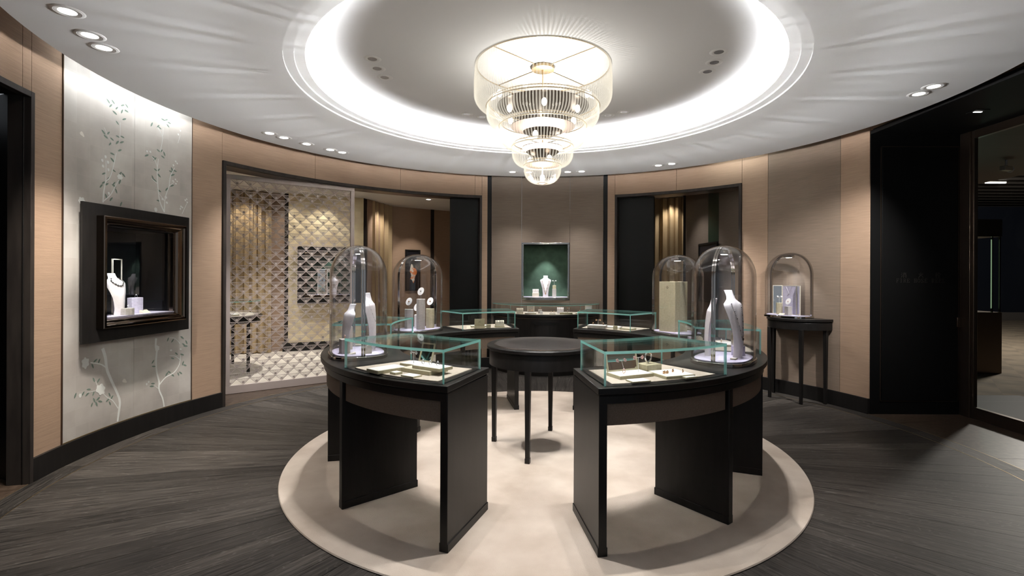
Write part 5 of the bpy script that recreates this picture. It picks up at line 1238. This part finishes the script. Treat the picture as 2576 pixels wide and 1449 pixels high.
for R0, z, n in ((0.40, 3.03, 8), (0.33, 2.90, 6), (0.22, 2.672, 5), (0.11, 2.495, 3), (0.0, 2.345, 1)):
    for i in range(n):
        a = 2 * math.pi * (i + 0.5) / n; link('bulb', bm_, ch, (R0 * math.cos(a), R0 * math.sin(a), z - Z0))
for z, rp in ((2.965, 0.40), (2.79, 0.28), (2.607, 0.18), (2.462, 0.15)):  # baffle plates added to keep the lamps' light off the dome
    MB().ring([(0.008, z - Z0), (rp, z - Z0), (rp, z - Z0 + 0.006), (0.008, z - Z0 + 0.006)], 40, close=True).build('added_baffle', 'bronze_satin', ch)
# invented uplight lamps sit in added opaque cups under the added baffles: their light leaves just above the horizontal, onto the ceiling ring
for z, p, rc, up in ((2.735, 820.0, 0.17, 0.015), (2.555, 780.0, 0.14, 0.0185)):
    zz = z - Z0
    MB().ring([(0.006, zz - 0.034), (0.055, zz - 0.032), (rc, zz + up), (rc + 0.004, zz + up), (0.060, zz - 0.038), (0.006, zz - 0.040)], 40, close=True).build('added_uplight_cup', 'bronze_satin', ch, smooth=True)
    point('chandelier_lamp', (0, 0, zz), P_CHAND * p, (0.98, 0.985, 1.0), 0.014, ch)
point('chandelier_lamp', (0.02, -0.02, 3.10 - Z0), P_CHAND * 20.0, (1.0, 0.97, 0.92), 0.03, ch)
point('chandelier_lamp', (0.0, 0.0, 2.40 - Z0), P_CHAND * 85.0, (1.0, 0.96, 0.90), 0.02, ch)

# ================================================================== DOWNLIGHTS
def downlight_parts(r, R=0.085, rin=0.045, lens='lens'):
    MB().ring([(rin, -0.001), (rin + 0.003, -0.0028), (R - 0.004, -0.0022), (R, 0.0), (rin, 0.0)], 40, close=True).build('trim_ring', 'trim_white', r, smooth=True)
    MB().ring([(R - 0.020, -0.0024), (R - 0.018, -0.0034), (R - 0.016, -0.0024)], 40).build('gimbal_line', 'trim_white', r, smooth=True)
    MB().ring([(0.001, -0.0016), (rin, -0.0016), (rin, -0.0004), (0.001, -0.0004)], 32).build('lens', lens, r)
def downlight(label, p, group, lens='lens', R=0.085):
    r = thing('downlight', label, 'downlight', p, 0, group); downlight_parts(r, R, R * 0.52, lens); return r
DL = [('outer ceiling downlight above the mural and dark doorway', (-64.2, -70.0, -73.4), 'downlights above the mural'),
      ('outer ceiling downlight above the lattice screen', (-111.3, -114.7, -120.2, -126.0, -129.0), 'downlights above the lattice'),
      ('outer ceiling downlight above the green niche', (-173.9, -178.3, 171.1, 167.4), 'downlights above the niche'),
      ('outer ceiling downlight above the smaller curtained opening', (147.2, 143.8), 'downlights above the smaller opening'),
      ('outer ceiling downlight before the entrance glass', (88.0, 85.0), 'downlights before the entrance'),
      ('added unseen ceiling downlight over the way in', (-50.0, -44.0, 44.0, 50.0), 'added downlights over the way in')]  # last set is unseen, added to brighten the front floor
for lb, angs, g in DL:
    for a in angs:
        downlight(lb, pt(3.195, a, ZC), g)
        p = pt(3.195, a, ZC - 0.02)
        k, tgt, col, cone = 1.0, pt(3.62, a, 0.9), NEUT, 58
        if 'mural' in lb: k, tgt, col, cone = (1.2, pt(3.0, a - 6, 0.0), WARM, 70) if a == -64.2 else (2.2, pt(3.5, a - 17, 0.3), WARM, 58)
        elif 'niche' in lb: k = 0.7
        elif 'smaller' in lb: k, tgt = 1.7, pt(3.70, a - 9, 1.0)
        elif 'entrance' in lb: k, tgt = 1.5, pt(3.72, a + 30, 1.1)
        elif 'way in' in lb: k, tgt, cone = (0.7, pt(3.3, a - 12, 0), 50) if a < 0 else (0.12, pt(3.3, a, 0), 50)
        spot('downlight_lamp', p, P_RING * k, cone, col, tgt, 0.9, 0.025)
for lb, angs, g in (('dome downlight on the mural side', (-81.4, -89.0, -96.8), 'dome downlights, mural side'), ('dome downlight on the entrance glass side', (75.0, 82.9, 90.4), 'dome downlights, entrance side'),
                    ('dome downlight towards the lattice and back wall', (-146.0, -153.6, -161.2), 'dome downlights, lattice side'), ('dome downlight towards the smaller opening', (139.9, 147.6, 155.3), 'dome downlights, opening side'),
                    ('dome downlight over the front gap of the ring', (-30.0, -22.0, -14.0), 'dome downlights, front'), ('dome downlight over the front entrance-side counter', (8.0, 16.0, 24.0), 'dome downlights, front')):
    for a in angs:
        r_ = 1.44; z = dome_z(r_)
        downlight(lb, pt(r_, a, z - 0.001), g, 'lens_dim', 0.072)
        p = pt(r_, a, z - 0.03); spot('dome_lamp', p, P_DOME, 56, NEUT, (p[0] * 1.0, p[1] * 1.0, 0), 0.35, 0.012)
for x, y, lb in ((-2.15, 6.0, 'salon downlight before the spotlit picture'), (-1.55, 5.0, 'salon downlight at the black sliding panel'), ):
    downlight(lb, (x, y, 3.045 if y < 5.6 else 3.06), None)
spot('picture_lamp', (-2.35, 6.35, 3.03), 34, 50, WARM, (-2.75, 7.3, 1.5), 0.6, 0.02)
spot('gold_panel_lamp', (-3.9, 5.05, 3.03), 22, 100, WARM, (-4.15, 5.5, 1.6), 0.8, 0.05)
spot('gold_panel_lamp', (-4.5, 4.75, 3.03), 17, 100, WARM, (-4.6, 5.3, 1.6), 0.8, 0.05)
spot('salon_floor_lamp', (-4.4, 3.7, 3.03), 130, 95, NEUT, (-4.3, 3.8, 0), 0.5, 0.03)
spot('salon_floor_lamp', (-3.2, 4.6, 3.03), 70, 95, NEUT, (-3.3, 4.4, 0), 0.6, 0.03)
spot('curtain_lamp', (-3.0, 6.2, 3.03), 26, 90, WARM, (-3.3, 6.5, 1.8), 0.8, 0.05)
spot('curtain_lamp', (-5.2, 4.5, 3.03), 26, 90, WARM, (-5.35, 5.0, 1.8), 0.8, 0.05)
spot('lounge_curtain_lamp', (2.7, 5.35, 3.0), 14, 80, WARM, (2.75, 5.65, 2.2), 0.8, 0.04)
spot('lounge_lamp', (2.3, 4.4, 3.03), 26, 100, NEUT, (2.6, 4.3, 0.5), 0.6, 0.04)
